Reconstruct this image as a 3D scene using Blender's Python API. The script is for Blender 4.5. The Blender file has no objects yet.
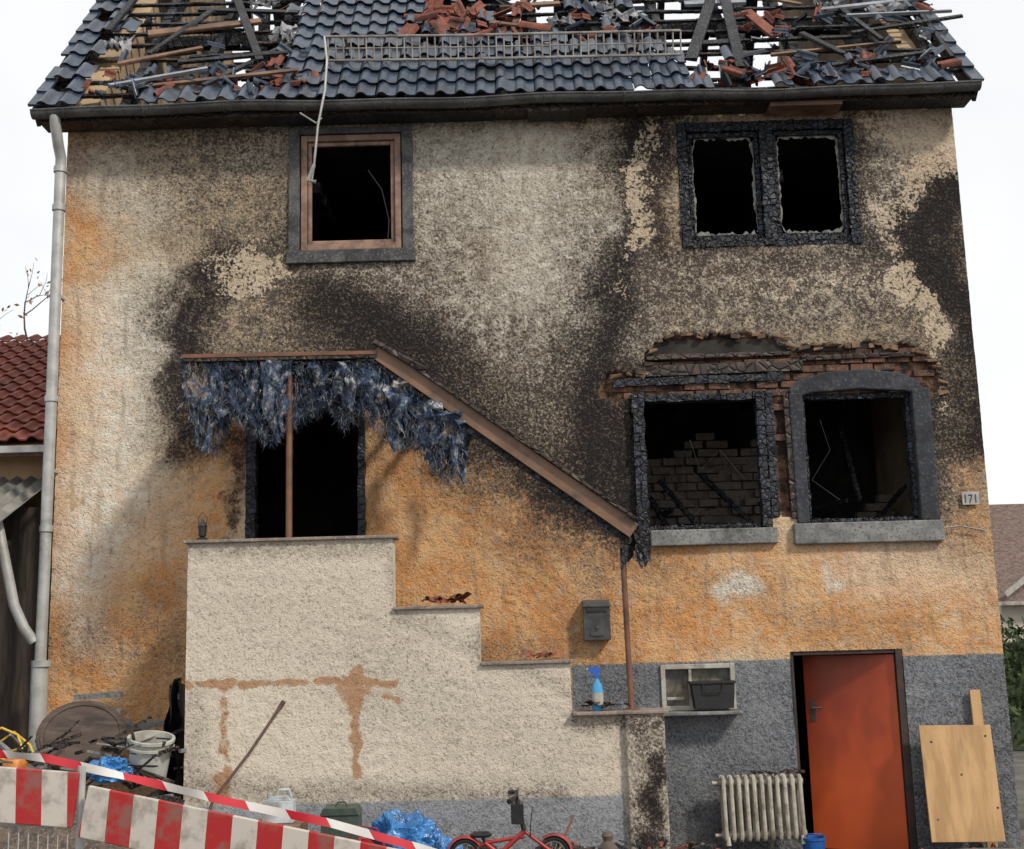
import bpy, math, random
import numpy as np
from mathutils import Vector, Matrix, noise as mn
random.seed(7); RS=np.random.RandomState(3)
sc=bpy.context.scene
# ------------------------------------------------------------ camera
F=1206.0; PIT=math.radians(9.8); ROL=math.radians(1.55); D=12.0
CAM=Vector((0,-D,2.2))
fw=Vector((0,math.cos(PIT),math.sin(PIT))); r0=Vector((1,0,0)); u0=Vector((0,-math.sin(PIT),math.cos(PIT)))
up=u0*math.cos(ROL)+r0*math.sin(ROL); rt=r0*math.cos(ROL)-u0*math.sin(ROL)
cd=bpy.data.cameras.new("camera"); cam=bpy.data.objects.new("camera",cd); sc.collection.objects.link(cam)
cd.sensor_width=36; cd.lens=36*F/1024; cd.clip_end=2000; cd.clip_start=0.1
cam.matrix_world=Matrix(((rt.x,up.x,-fw.x,CAM.x),(rt.y,up.y,-fw.y,CAM.y),(rt.z,up.z,-fw.z,CAM.z),(0,0,0,1)))
sc.camera=cam
# survey helper: measured elevation point -> metres on the vertical plane y
def el(a,b,y=0.0):
    d=fw+rt*((a-512)/F)+up*((424.5-b)/F); t=(y+D)/d.y; p=CAM+d*t
    return (p.x,p.z)
def e3(a,b,y=0.0):
    x,z=el(a,b,y); return Vector((x,y,z))
def rect(l,t,r,b,y=0.0):
    x0=(el(l,t,y)[0]+el(l,b,y)[0])/2; x1=(el(r,t,y)[0]+el(r,b,y)[0])/2
    z0=(el(l,b,y)[1]+el(r,b,y)[1])/2; z1=(el(l,t,y)[1]+el(r,t,y)[1])/2
    return [x0,x1,z0,z1]
# ------------------------------------------------------------ materials
def nmat(name):
    m=bpy.data.materials.new(name); m.use_nodes=True; nt=m.node_tree
    return m,nt,nt.nodes["Principled BSDF"]
def nd(nt,t,**k):
    n=nt.nodes.new(t)
    for a,b in k.items(): setattr(n,a,b)
    return n
def setin(nt,n,i,v):
    if isinstance(v,bpy.types.NodeSocket): nt.links.new(v,n.inputs[i])
    else: n.inputs[i].default_value=v
def c4(c): return (c[0],c[1],c[2],1) if not isinstance(c,bpy.types.NodeSocket) else c
def NOI(nt,vec,scale,det=4,rough=.55,dist=0):
    n=nd(nt,"ShaderNodeTexNoise"); nt.links.new(vec,n.inputs['Vector'])
    n.inputs['Scale'].default_value=scale; n.inputs['Detail'].default_value=det; n.inputs['Roughness'].default_value=rough; n.inputs['Distortion'].default_value=dist
    return n.outputs['Fac']
def MIX(nt,f,a,b,bt='MIX'):
    n=nd(nt,"ShaderNodeMix",data_type='RGBA',blend_type=bt); setin(nt,n,0,f); setin(nt,n,6,c4(a)); setin(nt,n,7,c4(b)); return n.outputs[2]
def MA(nt,op,a,b=0.0,clamp=False):
    n=nd(nt,"ShaderNodeMath",operation=op,use_clamp=clamp); setin(nt,n,0,a); setin(nt,n,1,b); return n.outputs[0]
def MR(nt,v,a,b,c=0.0,d=1.0,smooth=True):
    n=nd(nt,"ShaderNodeMapRange",interpolation_type='SMOOTHSTEP' if smooth else 'LINEAR'); setin(nt,n,0,v)
    for i,x in enumerate((a,b,c,d)): n.inputs[i+1].default_value=x
    return n.outputs[0]
def OBJ(nt,scale=(1,1,1)):
    t=nd(nt,"ShaderNodeTexCoord"); mp=nd(nt,"ShaderNodeMapping"); nt.links.new(t.outputs['Object'],mp.inputs[0]); mp.inputs['Scale'].default_value=scale
    return mp.outputs[0]
def BUMP(nt,b,h,st=.5,dist=.01):
    n=nd(nt,"ShaderNodeBump"); n.inputs['Strength'].default_value=st; n.inputs['Distance'].default_value=dist
    nt.links.new(h,n.inputs['Height']); nt.links.new(n.outputs[0],b.inputs['Normal'])
def pm(name,c1,c2,scale=6,rough=.8,bump=.3,metal=0,stretch=(1,1,1),c3=None,dist=.01,fine=40,dirt=None):
    m,nt,b=nmat(name); v=OBJ(nt,stretch)
    n1=NOI(nt,v,scale,3,.6,.3); n2=NOI(nt,v,fine,2,.6)
    col=MIX(nt,MR(nt,n1,.35,.65),c1,c2)
    if c3: col=MIX(nt,MR(nt,n2,.5,.72),col,c3)
    if dirt:
        n3=NOI(nt,v,scale*.45,4,.7); col=MIX(nt,MR(nt,n3,.5,.7,0,.85),col,dirt)
    nt.links.new(col,b.inputs['Base Color'])
    b.inputs['Roughness'].default_value=rough; b.inputs['Metallic'].default_value=metal
    if bump: BUMP(nt,b,n2,bump,dist)
    return m
def charmat(name,c1,c2,sc=16,rough=.55):
    m,nt,b=nmat(name); v=OBJ(nt)
    w=nd(nt,"ShaderNodeTexVoronoi",feature='DISTANCE_TO_EDGE'); nt.links.new(v,w.inputs['Vector']); w.inputs['Scale'].default_value=sc
    n1=NOI(nt,v,5,4,.65)
    col=MIX(nt,MR(nt,n1,.45,.72),c1,c2); col=MIX(nt,MR(nt,w.outputs[0],0,.06,.9,0),col,(.003,.003,.003))
    nt.links.new(col,b.inputs['Base Color']); b.inputs['Roughness'].default_value=rough
    BUMP(nt,b,MR(nt,w.outputs[0],0,.15),.8,.015)
    return m
M_char=charmat("charred_wood",(.008,.008,.010),(.04,.044,.058))
M_charblue=charmat("charred_frame_wood",(.007,.009,.015),(.026,.036,.06))
M_charbr=charmat("scorched_wood",(.022,.014,.011),(.085,.05,.034),10)
M_wood=pm("raw_wood",(.22,.13,.08),(.11,.06,.036),3,.7,.3,fine=30,dirt=(.025,.02,.017))
M_shedwood=pm("dark_shed_boards",(.03,.022,.018),(.06,.045,.035),4,.9,.4,stretch=(6,6,.6))
M_woodframe=pm("window_wood",(.17,.10,.07),(.30,.19,.14),6,.6,.3,fine=50,dirt=(.04,.03,.025))
M_stone=pm("sooty_stone",(.10,.10,.10),(.045,.046,.05),5,.9,.5,c3=(.16,.15,.14),dirt=(.018,.018,.021))
M_stone2=pm("blackened_stone",(.036,.042,.054),(.017,.02,.029),4,.85,.7,c3=(.08,.075,.07),dirt=(.010,.010,.013),fine=28)
M_sill=pm("sill_stone",(.24,.24,.235),(.15,.15,.15),6,.9,.5,c3=(.09,.09,.09),dirt=(.05,.047,.043))
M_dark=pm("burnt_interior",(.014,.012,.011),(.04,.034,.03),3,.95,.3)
M_steel=pm("rusty_brown_paint",(.12,.055,.03),(.19,.08,.045),4,.5,.15,dirt=(.04,.025,.018))
M_fascia=pm("brown_fascia_sheet",(.22,.12,.07),(.15,.08,.048),3,.45,.12,dirt=(.035,.026,.02))
M_zinc=pm("grey_zinc",(.44,.44,.43),(.33,.33,.325),5,.5,.1,metal=.2,dirt=(.2,.19,.17))
M_gutter=pm("dark_zinc_gutter",(.06,.06,.062),(.12,.12,.12),4,.5,.15,metal=.3,c3=(.045,.04,.036))
M_white=pm("white_paint",(.42,.41,.37),(.30,.28,.24),7,.5,.1,dirt=(.10,.085,.07))
M_black=pm("black_plastic",(.010,.011,.012),(.022,.022,.024),8,.4,.05)
M_red=pm("red_plastic",(.38,.025,.02),(.22,.02,.02),6,.4,.05,dirt=(.07,.025,.02))
M_blue=pm("blue_plastic",(.02,.12,.4),(.015,.07,.25),6,.35,.2)
# ------------------------------------------------------------ mesh builder
class MB:
    def __init__(s): s.v=[];s.f=[];s.m=[]
    def add(s,vs,fs,mi=0):
        o=len(s.v); s.v+= [tuple(p) for p in vs]; s.f+=[tuple(i+o for i in f) for f in fs]; s.m+=[mi]*len(fs)
    def box(s,x0,x1,y0,y1,z0,z1,mi=0,M=None):
        vs=[Vector((x,y,z)) for x in (x0,x1) for y in (y0,y1) for z in (z0,z1)]
        if M: vs=[M@p for p in vs]
        s.add(vs,[(0,1,3,2),(4,6,7,5),(0,4,5,1),(2,3,7,6),(0,2,6,4),(1,5,7,3)],mi)
    def beam(s,p0,p1,w,h,mi=0,n=Vector((0,-1,0)),jit=0):
        p0=Vector(p0);p1=Vector(p1);a=(p1-p0).normalized(); sd=a.cross(n)
        if sd.length<1e-4: sd=a.cross(Vector((1,0,0)))
        sd.normalize(); nn=sd.cross(a).normalized()
        vs=[]
        for p in (p0,p1):
            for i,j in ((-1,-1),(1,-1),(1,1),(-1,1)):
                q=p+sd*(i*w/2)+nn*(j*h/2)
                if jit: q=q+Vector((random.uniform(-jit,jit),random.uniform(-jit,jit),random.uniform(-jit,jit)))
                vs.append(q)
        s.add(vs,[(0,1,2,3),(7,6,5,4),(0,4,5,1),(1,5,6,2),(2,6,7,3),(3,7,4,0)],mi)
    def char(s,p0,p1,w,h,mi=0,n=Vector((0,-1,0)),ch=.07,jit=.008,split=1):
        p0=Vector(p0);p1=Vector(p1);L=(p1-p0).length; a=(p1-p0)/L
        s.beam(p0,p1,w*.86,h*.8,mi,n)
        sd=a.cross(n).normalized()
        for k in range(split):
            o=sd*((k+.5)/split-.5)*w; t=random.uniform(0,.02)
            while t<L-.02:
                l=min(random.uniform(.6,1.4)*ch,L-t); 
                s.beam(p0+o+a*t,p0+o+a*(t+l-.008),w/split*random.uniform(.86,1.06),h*random.uniform(.86,1.12),mi,n,jit); t+=l
    def cyl(s,p0,p1,r0,r1=None,seg=12,mi=0,cap=True):
        r1=r0 if r1 is None else r1
        p0=Vector(p0);p1=Vector(p1);a=(p1-p0).normalized(); b=a.orthogonal().normalized(); c=a.cross(b)
        vs=[]
        for p,r in ((p0,r0),(p1,r1)):
            for i in range(seg):
                t=2*math.pi*i/seg; vs.append(p+b*(r*math.cos(t))+c*(r*math.sin(t)))
        fs=[(i,(i+1)%seg,seg+(i+1)%seg,seg+i) for i in range(seg)]
        if cap: fs+=[tuple(range(seg))[::-1],tuple(range(seg,2*seg))]
        s.add(vs,fs,mi)
    def tube(s,pts,r,seg=10,mi=0):
        pts=[Vector(p) for p in pts]; n=len(pts); vs=[]; b=None
        for i,p in enumerate(pts):
            a=(pts[min(i+1,n-1)]-pts[max(i-1,0)]).normalized()
            if b is None: b=a.orthogonal().normalized()
            b=(b-a*b.dot(a)).normalized(); c=a.cross(b)
            rr=r[i] if isinstance(r,(list,tuple)) else r
            for k in range(seg):
                t=2*math.pi*k/seg; vs.append(p+b*(rr*math.cos(t))+c*(rr*math.sin(t)))
        fs=[(i*seg+k,i*seg+(k+1)%seg,(i+1)*seg+(k+1)%seg,(i+1)*seg+k) for i in range(n-1) for k in range(seg)]
        fs+=[tuple(range(seg))[::-1],tuple(range((n-1)*seg,n*seg))]
        s.add(vs,fs,mi)
    def prism(s,pts,y0,y1,mi=0):
        n=len(pts); vs=[(x,y0,z) for x,z in pts]+[(x,y1,z) for x,z in pts]
        s.add(vs,[tuple(range(n))[::-1],tuple(range(n,2*n))]+[(i,(i+1)%n,n+(i+1)%n,n+i) for i in range(n)],mi)
    def lathe(s,prof,c,seg=20,mi=0,sx=1,sy=1,M=None):
        vs=[]; c=Vector(c)
        for r,z in prof:
            for i in range(seg):
                t=2*math.pi*i/seg; p=Vector((r*math.cos(t)*sx,r*math.sin(t)*sy,z))
                vs.append(c+(M@p if M else p))
        n=len(prof); fs=[(j*seg+i,j*seg+(i+1)%seg,(j+1)*seg+(i+1)%seg,(j+1)*seg+i) for j in range(n-1) for i in range(seg)]
        s.add(vs,fs,mi)
    def obj(s,name,mats,parent=None,smooth=False,bevel=0):
        me=bpy.data.meshes.new(name); me.from_pydata(s.v,[],s.f)
        for m in (mats if isinstance(mats,list) else [mats]): me.materials.append(m)
        me.polygons.foreach_set("material_index",s.m)
        if smooth: me.polygons.foreach_set("use_smooth",[True]*len(s.f))
        me.update(); ob=bpy.data.objects.new(name,me); sc.collection.objects.link(ob)
        if smooth:
            try: me.set_sharp_from_angle(angle=math.radians(40))
            except Exception: pass
        if bevel:
            b=ob.modifiers.new("b",'BEVEL'); b.width=bevel; b.segments=2; b.limit_method='ANGLE'
        if parent: ob.parent=parent
        return ob
def empty(name):
    o=bpy.data.objects.new(name,None); sc.collection.objects.link(o); return o
# ------------------------------------------------------------ 2d noise / masks
TAB=RS.rand(256,256)
def vno(x,y,seed=0):
    x=x+seed*17.3; y=y+seed*9.7
    xi=np.floor(x).astype(int); yi=np.floor(y).astype(int); fx=x-xi; fy=y-yi
    fx=fx*fx*(3-2*fx); fy=fy*fy*(3-2*fy)
    a=TAB[xi%256,yi%256];b=TAB[(xi+1)%256,yi%256];c=TAB[xi%256,(yi+1)%256];d=TAB[(xi+1)%256,(yi+1)%256]
    return (a*(1-fx)+b*fx)*(1-fy)+(c*(1-fx)+d*fx)*fy
def fbm(x,y,s,seed=0,oc=4):
    r=0;a=1;t=0
    for i in range(oc):
        r=r+a*vno(x*s,y*s,seed+i*3); t+=a; a*=.55; s*=2.1
    return r/t
def sst(a,b,v):
    t=np.clip((v-a)/(b-a),0,1); return t*t*(3-2*t)
def dpoly(X,Z,P):
    if len(P)==1: return np.hypot(X-P[0][0],Z-P[0][1])
    d=np.full(X.shape,1e9)
    for (ax,az),(bx,bz) in zip(P[:-1],P[1:]):
        vx,vz=bx-ax,bz-az; t=np.clip(((X-ax)*vx+(Z-az)*vz)/(vx*vx+vz*vz+1e-9),0,1)
        d=np.minimum(d,np.hypot(X-ax-t*vx,Z-az-t*vz))
    return d
def inpoly(X,Z,P):
    r=np.zeros(X.shape,bool); n=len(P); j=n-1
    for i in range(n):
        xi,zi=P[i];xj,zj=P[j]
        c=((zi>Z)!=(zj>Z))&(X<(xj-xi)*(Z-zi)/(zj-zi+1e-12)+xi); r^=c; j=i
    return r
def cuts(a,b,cs,res):
    cs=sorted(set([a,b]+[c for c in cs if a<c<b])); out=[]
    for p,q in zip(cs[:-1],cs[1:]):
        n=max(1,int(math.ceil((q-p)/res))); out+=list(np.linspace(p,q,n,endpoint=False))
    return np.array(out+[b])
def sheet(name,xs,zs,keepfn,maskfn,mat,parent):
    X,Z=np.meshgrid(xs,zs); nx,nz=len(xs),len(zs)
    m1,m2,yo=maskfn(X,Z)
    co=np.stack([X,yo,Z],-1).reshape(-1,3)
    cx=(xs[:-1]+xs[1:])/2; cz=(zs[:-1]+zs[1:])/2; CX,CZ=np.meshgrid(cx,cz); K=keepfn(CX,CZ)
    jj,ii=np.nonzero(K); a=jj*nx+ii; q=np.stack([a,a+1,a+1+nx,a+nx],-1)
    used=np.unique(q); rm=-np.ones(nx*nz,int); rm[used]=np.arange(len(used)); q=rm[q]; co=co[used]
    me=bpy.data.meshes.new(name); me.vertices.add(len(co)); me.vertices.foreach_set("co",co.ravel())
    me.loops.add(q.size); me.loops.foreach_set("vertex_index",q.ravel().astype(np.int32))
    me.polygons.add(len(q)); me.polygons.foreach_set("loop_start",np.arange(0,q.size,4,dtype=np.int32))
    me.update(calc_edges=True)
    me.polygons.foreach_set("use_smooth",np.ones(len(q),bool))
    for nm,mk in (("m1",m1),("m2",m2)):
        at=me.attributes.new(nm,'FLOAT_COLOR','POINT'); at.data.foreach_set("color",np.stack(mk,-1).reshape(-1,4)[used].astype(np.float32).ravel())
    me.materials.append(mat); me.validate(); ob=bpy.data.objects.new(name,me); sc.collection.objects.link(ob)
    if parent: ob.parent=parent
    return ob
# ------------------------------------------------------------ plaster material
def plaster(name,bst=.75,hs_=38):
    m,nt,b=nmat(name); v=OBJ(nt)
    A=nd(nt,"ShaderNodeAttribute",attribute_name="m1"); B=nd(nt,"ShaderNodeAttribute",attribute_name="m2")
    sa=nd(nt,"ShaderNodeSeparateColor"); nt.links.new(A.outputs['Color'],sa.inputs[0]); sb=nd(nt,"ShaderNodeSeparateColor"); nt.links.new(B.outputs['Color'],sb.inputs[0])
    soot,char,orng,pale=sa.outputs[0],sa.outputs[1],sa.outputs[2],A.outputs['Alpha']
    spall,dado,cream,rust=sb.outputs[0],sb.outputs[1],sb.outputs[2],B.outputs['Alpha']
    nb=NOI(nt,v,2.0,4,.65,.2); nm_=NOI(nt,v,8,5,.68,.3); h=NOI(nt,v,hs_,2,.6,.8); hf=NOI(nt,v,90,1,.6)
    vs=OBJ(nt,(7,7,1.1)); st=NOI(nt,vs,1.5,3,.6)
    def eff(s,n,k):
        w=MA(nt,'MULTIPLY',MA(nt,'SUBTRACT',n,.5),k); q=MA(nt,'MULTIPLY',s,MA(nt,'ADD',1.0,w)); return MA(nt,'MULTIPLY',q,1.0,True)
    o=eff(orng,nm_,3.4)
    oc=MIX(nt,MR(nt,nb,.4,.62),(.53,.25,.095),(.62,.37,.19))
    col=MIX(nt,o,(.53,.455,.34),oc)
    col=MIX(nt,MR(nt,nm_,.5,.68,0,.4),col,(.56,.40,.19))
    col=MIX(nt,eff(pale,nm_,2.8),col,(.66,.615,.53))
    nocream=MA(nt,'SUBTRACT',1.0,MR(nt,cream,.6,.8))
    col=MIX(nt,MR(nt,cream,.6,.9),col,(.61,.545,.455))
    col=MIX(nt,MA(nt,'MULTIPLY',MR(nt,st,.5,.72,0,.42),nocream),col,(.22,.155,.105))
    hs=MA(nt,'ADD',MA(nt,'MULTIPLY',h,.7),MA(nt,'MULTIPLY',nm_,.5))
    se=eff(soot,MA(nt,'SUBTRACT',1.1,hs),4.2)
    col=MIX(nt,se,col,MIX(nt,nb,(.085,.058,.042),(.07,.066,.063)))
    cv=MA(nt,'ADD',char,MA(nt,'MULTIPLY',MA(nt,'SUBTRACT',nm_,.5),1.1)); cv=MA(nt,'ADD',cv,MA(nt,'MULTIPLY',MA(nt,'SUBTRACT',.5,h),.8))
    ce=MA(nt,'MULTIPLY',MR(nt,cv,.12,.95),MR(nt,char,.0,.4))
    col=MIX(nt,MA(nt,'MULTIPLY',ce,.97),col,MIX(nt,MR(nt,h,.45,.7),(.011,.010,.012),(.045,.038,.034)))
    fl=MR(nt,MA(nt,'ADD',MA(nt,'ADD',MA(nt,'MULTIPLY',NOI(nt,v,30,2,.6,.5),.6),MA(nt,'MULTIPLY',nm_,.4)),cream),.93,1.02)
    col=MIX(nt,MA(nt,'MULTIPLY',MA(nt,'MULTIPLY',fl,nocream),.85),col,MIX(nt,nb,(.60,.54,.45),(.50,.36,.22)))
    rr=MR(nt,MA(nt,'ADD',rust,MA(nt,'MULTIPLY',MA(nt,'SUBTRACT',nm_,.5),1.3)),.40,.66,0,.9)
    col=MIX(nt,rr,col,(.36,.20,.11))
    dc=MIX(nt,MR(nt,h,.35,.65),(.10,.108,.122),(.19,.20,.22)); dc=MIX(nt,MR(nt,nb,.45,.7,0,.7),dc,(.24,.25,.265)); dc=MIX(nt,MR(nt,nm_,.55,.75,0,.6),dc,(.06,.06,.062)); dc=MIX(nt,MR(nt,hf,.6,.75,0,.5),dc,(.4,.4,.4))
    dc=MIX(nt,MR(nt,cream,.6,.9,0,.6),dc,(.34,.37,.43))
    dc=MIX(nt,MA(nt,'MULTIPLY',se,.6),dc,(.05,.048,.045))
    col=MIX(nt,dado,col,dc)
    sp=MIX(nt,MR(nt,nm_,.4,.62),(.03,.022,.02),(.17,.095,.06))
    col=MIX(nt,MR(nt,spall,.3,.7),col,sp)
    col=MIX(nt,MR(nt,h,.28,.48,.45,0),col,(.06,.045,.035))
    nt.links.new(col,b.inputs['Base Color']); b.inputs['Roughness'].default_value=.95
    b.inputs['Specular IOR Level'].default_value=.15
    BUMP(nt,b,h,bst,.022)
    return m
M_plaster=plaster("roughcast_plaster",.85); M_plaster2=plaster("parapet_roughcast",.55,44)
# ------------------------------------------------------------ HOUSE
house=empty("burnt_house")
XL,XR=-4.6,4.73
OF=.3; PT=math.radians(50)
ZE=el(500,99,-OF)[1]
W1=rect(300,134,402,250); W2=rect(679,121,857,246); W3=rect(641,397,769,529); W4=rect(798,392,922,522)
D1=rect(246,405,365,537); D1[2]=2.3; BW=rect(663,666,733,708); BD=rect(795,650,908,800); BD[2]=0.0
OPS=[W1,W2,W3,W4,D1,BW,BD]
K=.0101
def MS(X,Z,wx,wz):
    def s(P,r,soft=.5,a=1.0):
        pts=[el(*p) for p in P]; d=dpoly(X+wx,Z+wz,pts)
        return a*(1-sst(r*K*(1-soft),r*K*(1+soft),d))
    return s
def un(*l):
    r=1
    for m in l: r=r*(1-m)
    return 1-r
SPALL=[(600,395),(607,377),(640,372),(648,352),(652,338),(700,332),(775,334),(790,348),(860,343),(908,346),(932,362),(942,385),(934,400),(915,397),(800,397),(800,515),(766,515),(766,400),(640,402),(636,440),(628,400)]
SPm=[el(*p) for p in SPALL]
dz=el(800,658)[1]; dx=el(571,690)[0]
def facade_masks(X,Z):
    w1=(fbm(X,Z,1.6,1)-.5); w2=(fbm(X,Z,1.6,5)-.5); w3=fbm(X,Z,6,9)-.5; w4=fbm(X,Z,6,13)-.5
    s=MS(X,Z,w1*.6+w3*.25,w2*.6+w4*.25)
    soot=un(s([(235,170),(245,260),(330,300)],80,.8,.66), s([(185,330),(190,420)],50,.8,.65), s([(120,190),(200,150)],60,.9,.3),
        s([(60,140),(300,118),(560,112),(640,110),(950,95)],22,.9,.5), s([(330,290),(450,380),(600,480)],75,.9,.72),
        s([(640,130),(625,250),(600,420)],62,.9,.74), s([(660,280),(760,300),(900,290)],55,.8,.72), s([(930,200),(950,460)],60,.8,.8),
        s([(450,230),(560,380)],120,.9,.38), s([(870,150),(880,250)],40,.9,.5), s([(560,520),(610,560)],40,.9,.35),s([(940,540),(990,560)],35,.9,.35),
        s([(760,265)],70,.9,.4), s([(668,120),(668,262),(862,260),(868,120)],26,.9,.6), s([(420,150),(440,250)],50,1,.3),s([(70,640),(180,640)],40,1,.4),s([(390,640),(560,650)],26,1,.4), s([(640,560),(900,640)],20,1,.2), s([(700,830),(900,830)],60,1,.6),s([(1000,700),(1000,840)],30,1,.5),s([(620,690),(650,840)],30,1,.4))
    char=un(s([(225,265),(190,290),(172,330),(180,380),(205,430)],26,1,.85), s([(235,262),(330,290),(390,330)],24,1,.42), s([(335,305),(395,340),(440,385),(500,440),(560,490),(628,525)],30,1,.72),
        s([(380,325),(440,370)],40,1,.5), s([(645,140),(636,200),(618,270),(600,330),(594,400),(597,470)],27,1,.88), s([(560,112),(640,135)],14,1,.5),s([(560,115),(460,112)],8,1,.4),
        s([(985,160),(945,195),(930,235),(950,290),(972,330)],32,1,1.0), s([(985,330),(975,400),(980,450)],30,1,.85), s([(908,190),(903,240),(925,300)],20,1,.5), 
        s([(640,395),(634,510)],20,1,.8), s([(640,375),(800,372),(930,370)],18,1,.6), s([(930,400),(940,520)],18,1,.7), s([(620,470),(640,530)],18,1,.5),
        s([(240,430),(243,530)],12,1,.7), s([(400,400),(455,450)],36,1,.7),s([(195,350),(380,350)],26,1,.5),s([(530,390),(600,450)],40,1,.45),  # second stroke: shadow under the sloping canopy, painted into the char mask
        s([(288,130),(288,250)],16,1,.5), s([(405,130),(412,190)],14,1,.6), s([(672,130),(672,250)],14,1,.6),s([(858,130),(866,240)],14,1,.65),s([(690,258),(850,253)],16,1,.45),s([(540,500),(620,540)],16,1,.5))
    orng=np.clip(.14+un(s([(55,150),(55,700)],42,.9,.7), s([(100,560),(150,700)],80,.8,.95), s([(90,240),(100,420)],30,.9,.5), s([(225,430),(215,520)],30,.9,.8),
        s([(375,460),(420,520),(500,560),(600,600)],80,.6,1.0), s([(650,600),(980,600)],66,.5,.72), s([(500,640),(600,640)],40,.8,.9), s([(380,118),(600,108)],14,1,.7),
        s([(640,110),(665,230)],18,.9,.7), s([(880,110),(930,160)],22,.9,.7),s([(620,380),(625,440)],12,.8,.7),s([(980,470),(985,600)],20,.8,.6),s([(385,480),(380,600)],30,.6,.9)),0,1)
    pale=un(s([(130,310),(120,420),(90,520)],45,.9,.8), s([(450,180),(540,190),(560,300)],95,.8,.85), s([(735,588)],16,.6,1.0), s([(840,570)],10,.7,.7), s([(720,280),(880,270)],40,.8,.5),
        s([(900,130),(880,230)],28,.9,.7), s([(640,180),(650,240)],18,.8,.6), s([(370,260),(470,330)],40,.9,.6), s([(90,170),(150,200)],30,1,.5),s([(240,150),(260,130)],30,1,.4),s([(880,560),(960,580)],30,1,.35),s([(100,640),(70,560)],20,1,.5),s([(745,700),(750,760)],14,.8,.6))
    fleck=un(s([(655,130),(650,240)],24,.9,.47),s([(625,190),(615,290)],18,.9,.42),s([(885,120),(925,150),(890,220)],26,.9,.5),s([(905,260),(915,340)],16,.9,.46),s([(725,285),(880,280)],34,1,.42),s([(940,130),(950,180)],14,.9,.46),s([(200,270),(300,280)],24,1,.36),s([(930,340),(950,420)],16,.9,.42),s([(610,130),(560,125)],16,.9,.44),s([(240,180),(250,260)],40,1,.33),s([(420,330),(540,420)],36,1,.34))
    dado=((Z<dz)&(X>dx)).astype(float)
    sp=inpoly(X+w3*.16,Z+w4*.16,SPm).astype(float)
    yo=(.5-fbm(X,Z,22,31,2))*.016+(.5-fbm(X,Z,1.3,33,2))*.03+sp*.055
    zero=np.zeros_like(X)
    return (soot,char,orng,pale),(sp,dado,np.clip(fleck,0,.52)*(1-dado),zero),yo
def keepf(X,Z):
    k=np.ones(X.shape,bool)
    for x0,x1,z0,z1 in OPS: k&=~((X>x0)&(X<x1)&(Z>z0)&(Z<z1))
    return k
ZT=ZE+.15
xs=cuts(XL,XR,[v for o in OPS for v in o[:2]]+[dx,dx-.004],.021); zs=cuts(-.1,ZT,[v for o in OPS for v in o[2:]]+[dz,dz+.004],.021)
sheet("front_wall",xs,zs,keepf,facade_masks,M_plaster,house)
# reveals
mb=MB()
for i,(x0,x1,z0,z1) in enumerate(OPS):
    d=.32; y0=-.004 if i not in(2,3) else .03
    mb.add([(x0,y0,z0),(x0,d,z0),(x0,d,z1),(x0,y0,z1)],[(0,1,2,3)]); mb.add([(x1,y0,z0),(x1,d,z0),(x1,d,z1),(x1,y0,z1)],[(3,2,1,0)])
    mb.add([(x0,y0,z1),(x0,d,z1),(x1,d,z1),(x1,y0,z1)],[(0,1,2,3)]); mb.add([(x0,y0,z0),(x0,d,z0),(x1,d,z0),(x1,y0,z0)],[(3,2,1,0)])
mb.obj("window_reveals",M_stone2,house)
M_side=pm("side_wall_plaster",(.45,.33,.2),(.3,.22,.15),1.5,.95,.6,fine=30,dirt=(.08,.06,.05))
HY=9.0; ry=HY/2; RZ=ZE+(ry+OF)*math.tan(PT)
mb=MB()
for x,t in ((XL,.3),(XR,-.3)):
    zz=ZE+OF*math.tan(PT)-.16
    pts=[(0.012,-.1),(HY,-.1),(HY,zz),(ry,RZ-.2),(0.012,zz)]
    vs=[(x,a,b) for a,b in pts]+[(x+t,a,b) for a,b in pts]; n=5
    mb.add(vs,[tuple(range(5)),tuple(range(5,10))[::-1]]+[(i,(i+1)%n,n+(i+1)%n,n+i) for i in range(n)])
mb.box(XL,XR,HY,HY+.3,-.1,ZE+.3)
mb.obj("gable_walls",M_side,house)
mb=MB()
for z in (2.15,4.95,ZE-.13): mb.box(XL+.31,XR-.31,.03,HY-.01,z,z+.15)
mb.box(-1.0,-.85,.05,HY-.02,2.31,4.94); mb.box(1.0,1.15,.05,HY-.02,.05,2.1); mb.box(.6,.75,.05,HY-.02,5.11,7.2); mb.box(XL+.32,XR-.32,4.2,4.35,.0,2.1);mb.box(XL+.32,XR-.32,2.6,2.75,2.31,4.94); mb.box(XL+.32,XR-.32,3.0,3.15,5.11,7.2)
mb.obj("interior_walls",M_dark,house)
M_brick=pm("sooty_pale_brick",(.12,.095,.075),(.17,.145,.12),4,.95,.5,c3=(.05,.04,.035),dirt=(.025,.02,.018))
M_sbrick=pm("sooty_brick",(.13,.062,.042),(.05,.033,.028),6,.95,.6,c3=(.22,.12,.08),dirt=(.02,.017,.017))
mb=MB()
for r in range(22):
    x=1.2+(r%2)*.13
    while x<4.2:
        top=(1.35+.18*math.sin(x*7)+.1*random.random()) if x<2.95 else .6+.2*math.sin(x*5)
        if r*.095<top and random.random()<.93: 
            y=1.5+random.uniform(-.04,.04); mb.box(x+random.uniform(-.01,.01),x+random.uniform(.19,.24),y,y+.12,2.87+r*.095,2.87+r*.095+.083)
        x+=.25
mb.box(1.2,2.9,1.56,1.62,2.31,4.1)
mb.obj("inner_brick_wall",M_brick,house,bevel=.006)
mb=MB()
for i in range(9):
    x=random.uniform(1.3,4.2); y=random.uniform(.6,1.4); mb.char((x,y,2.5+random.random()),(x+random.uniform(-.8,.8),y+.5,random.uniform(3.4,4.4)),.05,.05)
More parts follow.
